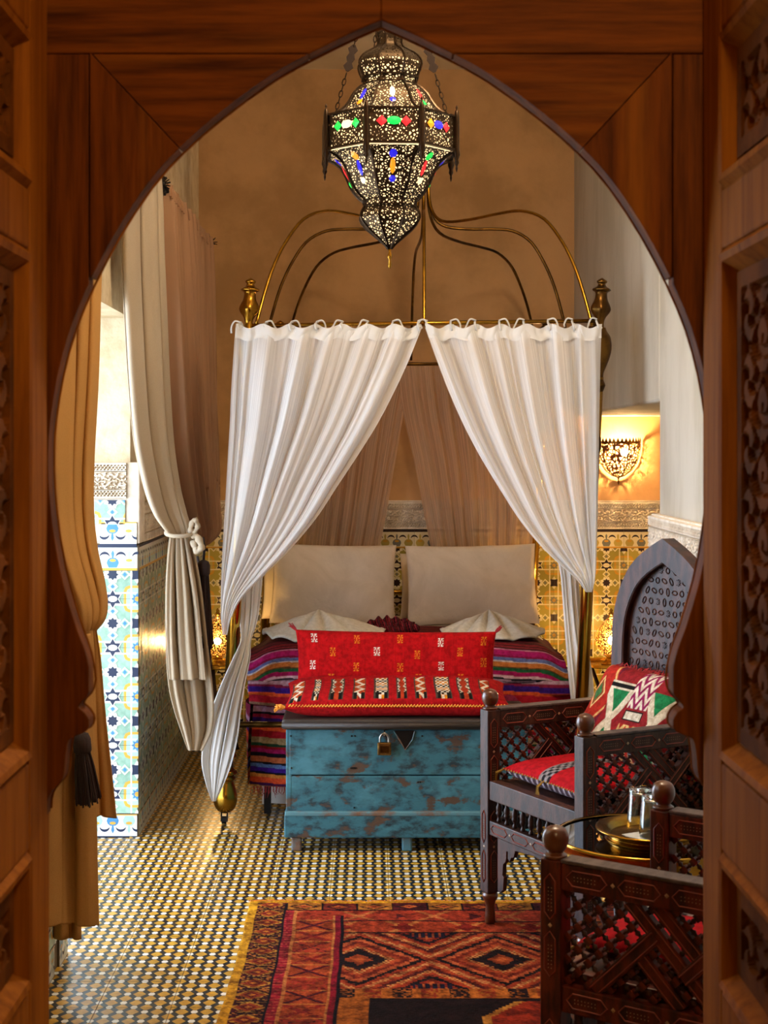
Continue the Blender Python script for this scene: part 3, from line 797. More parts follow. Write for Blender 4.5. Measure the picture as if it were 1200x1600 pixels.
# valance cloth seen under the bed
VP_ = np.zeros((10, 60, 3))
for i, v in enumerate(np.linspace(0, 1, 10)):
    for j, u in enumerate(np.linspace(0, 1, 60)):
        VP_[i, j] = (-0.46 + 1.25 * u, 6.42 + 0.012 * math.sin(u * 60) * v + 0.03 * v * math.sin(u * 9), 0.34 * (1 - v) + 0.012)
o = obj('bed_valance', grid_mesh('bed_valance', VP_, 'gauze_solid'), None, label='white gathered cloth hanging below the mattress', cat='bed valance')

def pillow(name, w_, h_, t_, m, loc, rot, label, cat='pillow', seed=0, cols=None, nu=60, nv=44, parent=None, group=None, wob=0.012, pw=2.6):
    rs = np.random.default_rng(seed)
    U, V = np.meshgrid(np.linspace(-1, 1, nu), np.linspace(-1, 1, nv))
    th = (np.clip(1 - np.abs(U) ** pw, 0, 1) ** 0.55) * (np.clip(1 - np.abs(V) ** pw, 0, 1) ** 0.55)
    pinch = 1 - 0.055 * (1 - U ** 2) * 0 - 0.04 * (np.abs(V) ** 2) * (1 - U ** 2) 
    X = U * w_ / 2 * (1 - 0.035 * (1 - V ** 2)); Z = V * h_ / 2 * (1 - 0.045 * (1 - U ** 2))
    wv = wob * (np.sin(3.1 * U + 2 * V + seed) * np.cos(2.3 * V - U + seed * 2) + 0.5 * np.sin(9 * U * V + seed) * (1 - th))
    F = np.stack([X, -(t_ / 2 * th + wv * th), Z], -1); B = np.stack([X, (t_ / 2 * th - wv * th), Z], -1)
    full = np.concatenate([F, B[:, ::-1]], axis=1)
    # closed tube in u, closing the v ends by zero thickness
    cc = None
    if cols is not None:
        cf, cb = cols; cc = np.concatenate([cf, cb[:, ::-1]], axis=1)
    me = grid_mesh(name, full, m, cc, True, closed_u=True)
    ob = bpy.data.objects.new(name, me); finish(ob, name, label, cat, group, None, parent)
    ob.location = loc; ob.rotation_euler = rot
    return ob
r_ = math.radians
pillow('pillow', 0.63, 0.42, 0.16, 'cotton', P(521, 912, 7.66) , (r_(-22), r_(1), 0), 'large cream pillow propped at the left of the bed head', seed=1, pw=2.5, wob=.03)
pillow('pillow', 0.66, 0.42, 0.16, 'cotton', P(737, 913, 7.66) , (r_(-22), r_(-1), 0), 'large cream pillow propped at the right of the bed head', seed=5, pw=2.5, wob=.03)
pillow('pillow', 0.64, 0.34, 0.12, 'sheet', Vector((P(505, 955, 7.86).x, 7.91, 0.80)), (r_(-12), r_(0), 0), 'cream pillow standing behind the left front pillow', seed=9, pw=5)
pillow('pillow', 0.64, 0.34, 0.12, 'sheet', Vector((P(722, 955, 7.86).x, 7.91, 0.80)), (r_(-12), r_(0), 0), 'cream pillow standing behind the right front pillow', seed=12, pw=5)

# ---- striped blanket
ST = ['#7a1a2a', '#4a1220', '#8a2230', '#3a1020', '#7c2430', '#511524', '#8c1f34', '#c890a8', '#a01860', '#8a1450', '#4a5490', '#6a78a8', '#b8703a', '#a85a30', '#1f5a38', '#8a1a5c', '#b03a70',
      '#b8a8a8', '#15101c', '#b89098', '#8a2848', '#3a1a80', '#2a1660', '#d8582a', '#a01a28', '#b01c28', '#8a1a30']
def stripes(L_, seed, lst, wmin=0.008, wmax=0.022):
    rs = random.Random(seed); out = []; x = 0; k = 0
    while x < L_:
        w_ = rs.uniform(wmin, wmax); out.append((x, lin(lst[k % len(lst)]))); x += w_; k += 1
    return out
def stripe_cols(S, table):
    xs = np.array([t[0] for t in table]); cs = np.array([t[1] for t in table])
    return cs[np.clip(np.searchsorted(xs, S, side='right') - 1, 0, len(xs) - 1)]
def blanket_sheet(prof, x0, x1, nu, nv, table, seed, sideL=0.0, sag=0.0, s0=0.0):
    pr = np.array(prof); d = np.r_[0, np.cumsum(np.hypot(np.diff(pr[:, 0]), np.diff(pr[:, 1])))]
    S = np.linspace(0, d[-1], nv); Y = np.interp(S, d, pr[:, 0]); Z = np.interp(S, d, pr[:, 1])
    for _ in range(6):
        Y[1:-1] = (Y[:-2] + 2 * Y[1:-1] + Y[2:]) / 4; Z[1:-1] = (Z[:-2] + 2 * Z[1:-1] + Z[2:]) / 4
    U = np.linspace(0, 1, nu); Pt = np.zeros((nv, nu, 3)); Cc = np.zeros((nv, nu, 3))
    for j, u in enumerate(U):
        x = x0 + (x1 - x0) * u
        edge = math.exp(-((u) / 0.05) ** 2) + math.exp(-((1 - u) / 0.05) ** 2)
        wv = 0.006 * np.sin(7 * u * math.pi + seed + S * 3) + 0.004 * np.sin(23 * u + S * 9 + seed)
        Pt[:, j, 0] = x + 0.012 * np.sin(S * 5 + seed) * edge
        Pt[:, j, 1] = Y - np.where(Z < 0.55, wv, 0) * 1.2 + 0.03 * edge * (Z < 0.5)
        Pt[:, j, 2] = Z + np.where(Z >= 0.55, wv * 0.5, 0) - 0.05 * edge * (Z > 0.55)
        Cc[:, j] = stripe_cols(s0 + S + 0.004 * math.sin(u * 17 + seed) + 0.006 * u, table)
    return grid_mesh('blanket', Pt, 'weave', Cc)
tab = stripes(3.0, 3, ST)
top = [(7.34, 0.648), (7.0, 0.664), (6.6, 0.682), (6.45, 0.682), (6.36, 0.662), (6.295, 0.61), (6.262, 0.53), (6.255, 0.455)]
table_top = []
# exact stripe order of the upper fold, measured down from its bend
seq = [('#3c1018', 0.80)] 
cl = ['#5a1a20', '#7c1f28', '#4a1218', '#842630', '#541620', '#6a1a24', '#3c1018']
x = 0; k = 0
while x < 0.955:
    table_top.append((x, lin(cl[k % len(cl)]))); x += random.uniform(0.010, 0.022); k += 1
for c_, w_ in (('#c07ea0', .010), ('#9a1760', .034), ('#7a1040', .010), ('#56649c', .020), ('#b8b0b8', .006), ('#b06a34', .022), ('#5a3a20', .006), ('#1d5434', .014), ('#97165a', .018), ('#c8a8b8', .010), ('#120e18', .008),
               ('#a888a0', .016), ('#7a1a3c', .010), ('#36187a', .022), ('#d8562a', .014), ('#a4182a', .03), ('#8a6a58', .05)):
    table_top.append((x, lin(c_))); x += w_
blanket = obj('striped_blanket', blanket_sheet(top, -0.512, 0.815, 220, 280, table_top, 1.0), None, label='magenta, purple and orange striped wool blanket over the bed foot', cat='blanket')
blanket.modifiers.new('thick', 'SOLIDIFY').thickness = 0.006
low = [(6.30, 0.60), (6.275, 0.52), (6.245, 0.42), (6.240, 0.30), (6.236, 0.125)]
tb2 = []; x = 0.16
tb2.append((0, lin('#8a2848')))
for c_, w_ in (('#b888a8', .022), ('#15101c', .010), ('#8a1a3c', .014), ('#2f1668', .022), ('#d8562a', .03), ('#9a1626', .028), ('#9a8460', .024), ('#1c3c28', .012), ('#8a1620', .010), ('#97165a', .016), ('#15101c', .016),
               ('#b0603c', .022), ('#15101c', .008), ('#5470a8', .014), ('#3a1880', .018), ('#15101c', .008), ('#c07a34', .014), ('#cc4a24', .022), ('#3c1440', .012), ('#b88a50', .010), ('#c02a28', .06)):
    tb2.append((x, lin(c_))); x += w_
lw = obj('lower_fold', blanket_sheet(low, -0.488, 0.82, 200, 150, tb2, 2.2), None, blanket)
side = []
S_ = np.linspace(0, 1, 110)
Pt = np.zeros((110, 16, 3)); Cc = np.zeros((110, 16, 3))
for i, s_ in enumerate(S_):
    for j in range(16):
        u = j / 15
        Pt[i, j] = (-0.494 - 0.012 * math.sin(u * 6 + s_ * 2) - 0.02 * (1 - u) * 0 , 6.236 + 0.26 * u, 0.46 - 0.335 * s_ + 0.02 * u)
        Pt[i, j, 0] -= 0.018 * math.sin(u * math.pi)
        Cc[i, j] = stripe_cols(np.array([0.10 + 0.39 * s_ + 0.015 * math.sin(u * 5)]), tb2)[0]
obj('side_fold', grid_mesh('side_fold', Pt, 'weave', Cc), None, blanket)
fr = MB(); rs = random.Random(4)
for k in range(230):
    x = -0.488 + 1.3 * k / 229 + rs.uniform(-.002, .002)
    y = 6.232; z = 0.13
    fr.tube([(x, y, z), (x + rs.uniform(-.006, .006), y - 0.004, z - 0.02), (x + rs.uniform(-.012, .012), y - 0.002 + rs.uniform(-.01, .01), z - rs.uniform(0.03, 0.05))], [0.0016, 0.0014, 0.0006], 3)
obj('fringe', fr, 'fringe_red', blanket, kind='stuff')

# ---- dark rolled throw and the towels
Pt = np.zeros((40, 60, 3)); Cc = np.zeros((40, 60, 3)); tt = stripes(1.2, 8, ['#3a0f18', '#7a1a20', '#1c0a14', '#96303a', '#4a1226', '#5a2a2c'], 0.008, 0.016)
cth = thing('folded_throw', 'dark red striped throw bunched up behind the red cushion', 'throw', (0, 0, 0))
for q, (xa, xb, yc, zc, rr) in enumerate(((-0.02, 0.20, 6.98, 0.705, 0.040), (0.02, 0.22, 6.90, 0.70, 0.032), (0.0, 0.16, 6.84, 0.695, 0.026))):
    for i in range(40):
        th = 2 * math.pi * i / 39
        for j in range(60):
            u = j / 59; rad = rr * (1 + 0.22 * math.sin(11 * u * 3 + 2 * q) + 0.08 * math.sin(40 * u + 3 * th)) * (math.sin(math.pi * min(max(u, .02), .98)) ** 0.35)
            Pt[i, j] = (xa + (xb - xa) * u, yc + rad * math.cos(th) + 0.02 * math.sin(5 * u + q), zc + 0.85 * rad * math.sin(th))
            Cc[i, j] = stripe_cols(np.array([u * 0.5 + 0.02 * math.sin(th)]), tt)[0]
    obj('throw_fold', grid_mesh('throw_fold', Pt.copy(), 'weave', Cc.copy()), None, cth)

def towel(name, cx, cy, z0, wl_, wr_, dep, hgt, label, seed):
    nu, nv = 150, 30
    Pt = np.zeros((nv, nu, 3)); rs = random.Random(seed)
    for j in range(nu):
        th = math.pi * j / (nu - 1)                     # 0 = right end, pi = left end
        npl = 6
        ph = th * npl
        for i in range(nv):
            r = i / (nv - 1)
            c_, s_ = math.cos(th), math.sin(th)
            ex = (wr_ if c_ > 0 else wl_)
            fold = (abs(math.sin(ph + seed)) ** 0.7 - 0.5)
            x = cx + c_ * ex * r ** 0.9
            y = cy - s_ * dep * r + 0.02 * math.sin(ph * 2) * r * (1 - 0.5 * s_)
            top_ = hgt * (1 - r ** 1.35) * (0.35 + 0.65 * s_) + hgt * 0.28 * (1 - s_) * (1 - r)
            z = z0 + top_ + fold * 0.042 * min(1, 2.2 * r) * (1.1 - 0.8 * r) + 0.012 * (1 - r) + (0.012 if r > 0.9 else 0.008)
            Pt[i, j] = (x, y, z)
    ob = obj(name, grid_mesh(name, Pt, 'towel'), None, label=label, cat='towel')
    ob.modifiers.new('thick', 'SOLIDIFY').thickness = 0.008
    return ob
towel('fanned_towel', P(497, 985, 6.72).x, 6.80, 0.690, 0.25, 0.30, 0.36, 0.085, 'white towel folded into a fan at the left of the bed', 1)
towel('fanned_towel', P(766, 985, 6.72).x, 6.80, 0.690, 0.22, 0.25, 0.34, 0.085, 'white towel folded into a fan at the right of the bed', 2)

# ------------------------------------------------------------------ drapes
def cloth(name, rows, m, nu=120, nv=90, nf=8, amp=0.03, seed=0, sharp=0.35, parent=None, label=None, cat=None, group=None, thick=0, ubias=1.0, lag=0.0, scal=None):
    """rows: (y_px, x_left_px, x_right_px, Y_left, Y_right, fold amplitude factor)"""
    R = catmull([list(r) for r in rows], nv); Pt = np.zeros((nv, nu, 3))
    U = np.linspace(0, 1, nu)
    rs = np.random.default_rng(seed); ph = rs.uniform(0, 6.28, 4)
    for i in range(nv):
        y, xl, xr, Yl, Yr, af = R[i]; v = i / (nv - 1)
        Uw = U ** ubias
        xs = xl + (xr - xl) * Uw; Ys = Yl + (Yr - Yl) * Uw
        warp = U + 0.018 * np.sin(2 * math.pi * 2.3 * U + ph[0]) + 0.01 * np.sin(4 * v + 6 * U + ph[1])
        s1 = np.sin(2 * math.pi * nf * warp + ph[2]); s2 = np.sin(2 * math.pi * nf * 2.17 * warp + ph[3] + 1.5 * v); s3 = np.sin(2 * math.pi * nf * 4.3 * warp + ph[1] + v * 2)
        fold = (np.sign(s1) * np.abs(s1) ** (1 - sharp)) * (0.7 + 0.4 * np.sin(2 * math.pi * 1.7 * U + ph[3])) + 0.28 * s2 + 0.07 * s3
        D = amp * af * fold * (0.85 + 0.3 * math.sin(5 * v + ph[0]))
        Y2 = Ys + D
        Pt[i, :, 0] = (xs - VX) * Ys / FPX + 0.25 * amp * af * np.cos(2 * math.pi * nf * warp + ph[2]) * np.sin(math.pi * U) ** 0.3
        Pt[i, :, 1] = Y2
        if scal: y = y + scal[1] * np.sin(math.pi * scal[0] * U) ** 2 * math.exp(-v * scal[2])
        Pt[i, :, 2] = CAM_H - (y + lag * (1 - U) - VY) * Ys / FPX
    ob = obj(name, grid_mesh(name, Pt, m), None, parent, label=label, cat=cat, group=group)
    if thick: ob.modifiers.new('thick', 'SOLIDIFY').thickness = thick
    return ob
YF = BY0 - 0.066
fl = cloth('bed_drape', [(512, 368, 659, YF, YF, .35), (560, 365, 640, YF, YF, .8), (610, 362, 617, YF, YF, 1), (660, 360, 591, YF, YF, 1), (710, 357, 560, YF, YF, 1), (760, 354, 527, YF, YF, .95), (810, 351, 494, YF, YF, .9),
     (860, 348, 452, YF, YF, .8), (900, 346, 412, YF, YF, .6), (935, 345, 378, YF - .02, YF - .02, .4), (965, 345, 362, YF - .03, YF - .02, .25), (992, 348, 355, YF - .03, YF - .02, .15)],
     'gauze_front', 240, 120, 5.5, 0.030, 3, label='sheer white bed drape swept to the left bedpost', cat='drape', scal=(7, 7, 9))
frd = cloth('bed_drape', [(512, 664, 940, YF, YF, .35), (560, 681, 939, YF, YF, .8), (610, 700, 938, YF, YF, 1), (660, 722, 937, YF, YF, 1), (710, 748, 936, YF, YF, 1), (760, 778, 935, YF, YF, .95), (810, 810, 934, YF, YF, .8),
     (850, 842, 933, YF, YF, .6), (880, 872, 932, YF, YF, .45), (905, 900, 930, YF - .02, YF - .02, .3), (925, 915, 925, YF - .03, YF - .02, .15)],
     'gauze_front', 240, 110, 5.5, 0.028, 11, label='sheer white bed drape swept to the right bedpost', cat='drape', scal=(7, 7, 9))
# hems and ties at the rail
def hem(parent, x0, x1, n, seed):
    rs = random.Random(seed)
    for k in range(n):
        u = k / (n - 1); px = x0 + (x1 - x0) * u
        base = P(px, 512, YF); top_ = Vector((base.x, BY0, ZR + 0.012 * (base.x - TXL) / (TXR - TXL) + 0.013))
        mb = MB(); j = rs.uniform(-.01, .01)
        loop = [base + Vector((0, 0.002, -0.01)), base + Vector((-0.006, -0.004, 0.012)), Vector((top_.x - 0.003, BY0 - 0.013, top_.z - 0.008)), Vector((top_.x, BY0, top_.z + 0.001)), Vector((top_.x + 0.006, BY0 + 0.013, top_.z - 0.012)), base + Vector((0.01, 0.004, 0.0))]
        mb.tube(catmull(loop, 16), [0.0045] * 16, 6)
        d = rs.choice((-1, 1))
        tail = [Vector((top_.x, BY0 - 0.013, top_.z)), Vector((top_.x + d * 0.022, BY0 - 0.018, top_.z + 0.004)), Vector((top_.x + d * 0.035, BY0 - 0.022, top_.z - 0.018)), Vector((top_.x + d * rs.uniform(.03, .05), BY0 - 0.024, top_.z - rs.uniform(.03, .06)))]
        mb.tube(catmull(tail, 12), [0.0038] * 12, 5)
        obj('tie', mb, 'gauze_solid', parent, smooth=True)
hem(fl, 374, 655, 8, 1); hem(frd, 668, 936, 8, 2)
cloth('hem_band', [(506, 369, 658, YF - .003, YF - .003, .4), (518, 368, 654, YF - .003, YF - .003, .45), (528, 367, 650, YF - .003, YF - .003, .5)], 'gauze_solid', 240, 8, 5.5, 0.030, 3, parent=fl, scal=(7, 7, .35))
cloth('hem_band', [(506, 665, 941, YF - .003, YF - .003, .4), (518, 668, 940, YF - .003, YF - .003, .45), (528, 671, 940, YF - .003, YF - .003, .5)], 'gauze_solid', 240, 8, 5.5, 0.028, 11, parent=frd, scal=(7, 7, .35))
# tails below the ties
cloth('tail', [(880, 372, 412, YF + .10, YF + .12, .5), (930, 372, 408, YF + .09, YF + .12, .6), (970, 374, 402, YF + .07, YF + .09, .6), (1000, 376, 393, YF + .0, YF + .03, .5), (1030, 363, 391, YF - .04, YF - .02, .7), (1070, 345, 383, YF - .05, YF - .03, .9),
     (1110, 330, 377, YF - .05, YF - .03, 1), (1150, 319, 372, YF - .05, YF - .03, 1), (1190, 315, 363, YF - .05, YF - .03, .9), (1225, 322, 350, YF - .05, YF - .03, .6), (1252, 331, 337, YF - .05, YF - .03, .2)], 'gauze_solid', 60, 80, 3, 0.022, 5, parent=fl)
cloth('tail', [(858, 868, 900, YF + .10, YF + .12, .5), (900, 876, 904, YF + .10, YF + .12, .6), (950, 880, 908, YF + .10, YF + .12, .6), (1000, 884, 915, YF + .10, YF + .12, .7), (1050, 888, 926, YF + .09, YF + .11, .8), (1098, 893, 930, YF + .09, YF + .11, .9)],
     'gauze_solid', 60, 60, 3, 0.018, 6, parent=frd)
# head drapes
YH = BY1 - 0.03
cloth('bed_drape', [(572, 455, 646, YH, YH, .6), (640, 450, 632, YH, YH, 1), (720, 446, 618, YH, YH, 1), (800, 442, 604, YH, YH, 1), (880, 436, 590, YH, YH, 1), (985, 430, 580, YH, YH, 1)], 'gauze_back', 140, 60, 8, 0.02, 21,
      label='beige sheer drape hanging at the left of the bed head', cat='drape')
cloth('bed_drape', [(572, 620, 838, YH - .03, YH - .03, .6), (640, 629, 838, YH - .03, YH - .03, 1), (720, 647, 838, YH - .03, YH - .03, 1), (800, 662, 836, YH - .03, YH - .03, 1), (860, 674, 830, YH - .03, YH - .03, 1), (985, 700, 822, YH - .03, YH - .03, 1)], 'gauze_back', 140, 60, 8, 0.02, 22,
      label='beige sheer drape hanging at the right of the bed head', cat='drape')

# ---- curtains along the left wall
def wire_finial(mb, c, r, n, seed):
    rs = random.Random(seed); c = Vector(c)
    mb.sphere(c, r * 0.45, 10, 6)
    for k in range(n):
        v = Vector((rs.gauss(0, 1), rs.gauss(0, 1), rs.gauss(0, 1))).normalized()
        mb.tube([c, c + v * r], [0.0028, 0.002], 4)
ZROD = 2.52; XROD = -0.80
def curtain_rod(y0, y1, label, ends):
    t = thing('curtain_rod', label, 'curtain rod', (XROD, y0, ZROD))
    obj('rail', MB().tube([(0, 0, 0), (0, y1 - y0, 0.02)], 0.010, 10), 'black_iron', t, smooth=True)
    for e in ends:
        mb = MB(); wire_finial(mb, (0, (y1 - y0) * e, 0.02 * e), 0.034, 46, int(y0 * 10) + e); obj('finial', mb, 'black_iron', t)
    for f in (0.06, 0.94):
        obj('bracket', MB().tube([(0, (y1 - y0) * f, 0), (0.0, (y1 - y0) * f, -0.02), (XL - XROD, (y1 - y0) * f, -0.02)], 0.006, 8), 'black_iron', t, smooth=True)
curtain_rod(5.82, 7.59, 'black iron curtain rod with spiky ball ends above the rosy curtain', (0, 1))
curtain_rod(3.75, 5.72, 'black iron curtain rod over the garden doorway', (0, 1))
def wcloth(name, rows, m, **k):
    """rows by world: (z, Y0, Y1, X0, X1, amp)"""
    nu, nv, nf, amp, seed = k.pop('nu', 140), k.pop('nv', 90), k.pop('nf', 9), k.pop('amp', .03), k.pop('seed', 0)
    R = catmull([list(r) for r in rows], nv); Pt = np.zeros((nv, nu, 3)); U = np.linspace(0, 1, nu); rs = np.random.default_rng(seed); ph = rs.uniform(0, 6.28, 4)
    for i in range(nv):
        z, Y0, Y1, X0, X1, af = R[i]; v = i / (nv - 1)
        warp = U + 0.02 * np.sin(2 * math.pi * 2.3 * U + ph[0]) + 0.012 * np.sin(3 * v + 5 * U + ph[3])
        s1 = np.sin(2 * math.pi * nf * warp + ph[1]); fold = np.sign(s1) * np.abs(s1) ** 0.7 + 0.3 * np.sin(2 * math.pi * nf * 2.2 * warp + ph[2] + v)
        Pt[i, :, 0] = X0 + (X1 - X0) * U + amp * af * fold; Pt[i, :, 1] = Y0 + (Y1 - Y0) * U + 0.3 * amp * af * np.cos(2 * math.pi * nf * warp + ph[1]); Pt[i, :, 2] = z
    return obj(name, grid_mesh(name, Pt, m), None, **k)
fc = wcloth('window_curtain', [(2.545, 5.90, 7.50, -.80, -.80, .5), (2.3, 5.95, 7.48, -.80, -.80, .8), (1.9, 6.10, 7.42, -.80, -.80, 1), (1.5, 6.3, 7.38, -.80, -.79, 1.1), (1.25, 6.5, 7.36, -.79, -.78, 1.1), (1.12, 6.62, 7.30, -.78, -.775, 1.1), (1.06, 6.72, 7.2, -.79, -.80, .7)],
      'gauze_far', nf=9, amp=0.042, seed=4, label='rosy sheer curtain hanging full along the left wall', cat='curtain')
mb = MB(); rs = random.Random(2)
for k in range(26):
    y = 5.92 + 1.56 * k / 25
    mb.tube(catmull([(XROD - .012, y, ZROD - .005), (XROD, y + .004, ZROD + .03), (XROD + .016, y, ZROD + .004), (XROD + .02, y - .01, ZROD - .03)], 10), 0.004, 5)
obj('heading_loops', mb, 'gauze_far', fc, kind='stuff')
# pale linen curtain drawn to the far side of the doorway
pc = cloth('linen_curtain', [(262, 192, 250, 5.35, 5.72, .8), (300, 190, 255, 5.4, 5.74, .9), (400, 190, 258, 5.45, 5.75, 1), (500, 194, 262, 5.5, 5.76, 1), (600, 200, 266, 5.55, 5.78, 1), (690, 209, 272, 5.6, 5.8, 1), (760, 224, 282, 5.65, 5.82, .9), (800, 238, 292, 5.7, 5.82, .8), (822, 252, 298, 5.73, 5.82, .6), (836, 264, 297, 5.76, 5.82, .4)],
      'linen_pale', 140, 100, 2.4, 0.055, 8, label='pale linen curtain knotted back beside the tiled doorway reveal', cat='curtain', thick=0.004)
cloth('lower_drop', [(834, 266, 296, 5.76, 5.82, .4), (860, 263, 304, 5.76, 5.83, .8), (920, 260, 316, 5.76, 5.84, 1), (1000, 260, 325, 5.76, 5.86, 1), (1066, 264, 333, 5.76, 5.88, 1), (1105, 272, 335, 5.78, 5.88, 1), (1140, 283, 331, 5.8, 5.88, .9), (1172, 294, 316, 5.82, 5.86, .5)],
      'linen_pale', 110, 70, 2.2, 0.04, 9, parent=pc, thick=0.003)
cloth('lower_drop', [(840, 266, 292, 5.74, 5.78, .4), (880, 262, 300, 5.74, 5.78, .7), (940, 260, 310, 5.74, 5.78, .8), (1000, 261, 316, 5.74, 5.78, .8), (1062, 265, 322, 5.74, 5.78, .8)], 'linen_pale', 90, 50, 2.0, 0.03, 14, parent=pc, thick=0.003)
mb = MB()
c0 = P(281, 832, 5.76)
mb.tube([c0 + Vector((0.052 * math.cos(t), 0.045 * math.sin(t), 0.012 * math.sin(t))) for t in np.linspace(0, 2 * math.pi, 20, endpoint=False)], 0.008, 8, closed=True)
k0 = P(300, 836, 5.75)
mb.tube(catmull([k0, k0 + Vector((.022, -.01, .03)), k0 + Vector((.012, -.02, .058)), k0 + Vector((-.004, -.01, .028)), k0], 20), [.008 + .005 * math.sin(i * .9) ** 2 for i in range(20)], 8)
mb.tube(catmull([k0, k0 + Vector((.022, -.01, -.008)), k0 + Vector((.038, -.02, -.045)), k0 + Vector((.018, -.01, -.058)), k0 + Vector((.005, 0, -.02))], 20), [.010 + .006 * math.sin(i * .8) ** 2 for i in range(20)], 8)
obj('tie_back', mb, 'linen_pale', pc, smooth=True)
def tassel(c, h_, r, label, tilt=0):
    t = thing('tassel', label, 'tassel', c); t.rotation_euler = (0, tilt, 0)
    obj('cord', MB().tube([(0, 0, 0.0), (0.004, 0, 0.05), (-0.002, 0.0, 0.09)], 0.005, 8), 'tassel', t, smooth=True)
    obj('head', MB().lathe([(0.004, 0.004), (r * .8, -0.004), (r, -0.02), (r * .95, -0.05), (r * .7, -0.06)], 16), 'tassel', t, smooth=True)
    mb = MB(); rs = random.Random(int(h_ * 1000))
    for k in range(90):
        a = rs.uniform(0, 6.28); q = r * math.sqrt(rs.random())
        x, y = q * math.cos(a), q * math.sin(a)
        mb.tube([(x * .7, y * .7, -0.05), (x, y, -h_ * .5), (x * 1.35 + rs.uniform(-.003, .003), y * 1.2, -h_ - rs.uniform(-.012, .012))], [0.0028, 0.003, 0.0024], 4)
    obj('strands', mb, 'tassel', t, kind='stuff')
    return t
tassel(P(318, 876, 5.85), 0.33, 0.026, 'dark brown tassel hanging beside the pale linen curtain', 0.0)
tassel(P(311, 905, 5.9), 0.36, 0.024, 'dark brown tassel half hidden behind the pale linen curtain', -0.05)
# linen curtain tinted as if warm-lit, on the near side of the doorway
nc = cloth('linen_curtain', [(180, 60, 160, 4.25, 4.5, .8), (300, 60, 158, 4.25, 4.5, 1), (450, 60, 153, 4.25, 4.5, 1), (600, 60, 148, 4.25, 4.5, 1), (720, 62, 141, 4.25, 4.48, 1), (800, 66, 141, 4.25, 4.46, .9), (860, 76, 148, 4.25, 4.42, .8), (910, 92, 160, 4.25, 4.40, .7), (945, 104, 166, 4.25, 4.38, .5), (968, 112, 162, 4.27, 4.36, .5), (984, 122, 150, 4.29, 4.35, .3)],
      'linen_warm_lit', 140, 100, 2.6, 0.05, 31, label='linen curtain tinted as if warm-lit, gathered at the near side of the doorway', cat='curtain', thick=0.004)
cloth('lower_drop', [(975, 112, 150, 4.38, 4.44, .4), (1030, 95, 158, 4.36, 4.44, .8), (1090, 80, 163, 4.34, 4.44, .9), (1150, 66, 169, 4.32, 4.44, 1), (1220, 56, 177, 4.3, 4.44, 1), (1278, 50, 183, 4.3, 4.44, 1)], 'linen_warm_lit', 100, 60, 1.6, 0.035, 33, parent=nc, thick=0.003)
cloth('lower_drop', [(990, 100, 140, 4.26, 4.32, .4), (1060, 70, 142, 4.22, 4.3, .8), (1140, 50, 145, 4.2, 4.3, 1), (1250, 40, 150, 4.18, 4.3, 1), (1350, 38, 152, 4.18, 4.3, 1), (1436, 36, 154, 4.18, 4.3, 1), (1440, 36, 154, 4.18, 4.3, 1)], 'linen_warm_lit', 100, 60, 1.7, 0.035, 34, parent=nc, thick=0.003)
cloth('lining', [(990, 104, 128, 4.34, 4.38, .4), (1200, 60, 126, 4.32, 4.36, .8), (1466, 44, 127, 4.32, 4.36, 1)], 'linen_warm_lit', 60, 30, 3, 0.02, 36, parent=nc, thick=0.003)
tassel(P(126, 1145, 4.165), 0.19, 0.026, 'dark maroon tassel hanging on the near linen curtain', 0.06).rotation_euler = (0, -0.12, 0)
# ------------------------------------------------------------------ hanging lantern
LY = 4.9; K = LY / FPX
lz = lambda zy: CAM_H - (30 + zy / 4.1 - VY) * K          # from the close-up's own scale
lr = lambda w_: w_ / 4.1 * K
LX = (609 - VX) * K
lan = thing('lantern', 'large pierced bronze lantern with coloured glass jewels', 'lantern', (LX, LY, 0), math.radians(3))
SQ = math.cos(math.pi / 8)
def facet(name, prof, m, k, parent, trim=True):
    """one flat-sided panel of the octagonal lantern: prof = [(apothem, z)]"""
    vs_ = []; fs = []
    for r, z in prof:
        hw = r * math.tan(math.pi / 8)
        vs_ += [(-hw, -r, z), (hw, -r, z)]
    for i in range(len(prof) - 1): fs.append((2 * i, 2 * i + 1, 2 * i + 3, 2 * i + 2))
    return obj(name, MB().add(vs_, fs), m, parent, rot=(0, 0, k * math.pi / 4), fixn=False)
crown = [(lr(85), lz(95)), (lr(72), lz(150)), (lr(90), lz(190)), (lr(160), lz(235)), (lr(195), lz(285)), (lr(190), lz(330)), (lr(168), lz(378))]
collar = [(lr(168), lz(378)), (lr(160), lz(395)), (lr(162), lz(430))]
should = [(lr(162), lz(430)), (lr(195), lz(455)), (lr(235), lz(500)), (lr(262), lz(550)), (lr(300), lz(600)), (lr(350), lz(635)), (lr(395), lz(652))]
midp = [(lr(400), lz(650)), (lr(400), lz(872))]
lower = [(lr(392), lz(880)), (lr(345), lz(905)), (lr(300), lz(950)), (lr(270), lz(1010)), (lr(240), lz(1080)), (lr(195), lz(1140)), (lr(165), lz(1165)), (lr(160), lz(1205))]
bulb = [(lr(160), lz(1205)), (lr(182), lz(1245)), (lr(185), lz(1285)), (lr(150), lz(1335)), (lr(90), lz(1390)), (lr(35), lz(1440)), (lr(12), lz(1470))]
def smoothp(p, n): return [tuple(q) for q in catmull(p, n)]
secs = (('crown_panel', smoothp(crown, 16)), ('collar_panel', collar), ('shoulder_panel', smoothp(should, 14)), ('band_panel', midp), ('lower_panel', smoothp(lower, 16)), ('bulb_panel', smoothp(bulb, 14)))
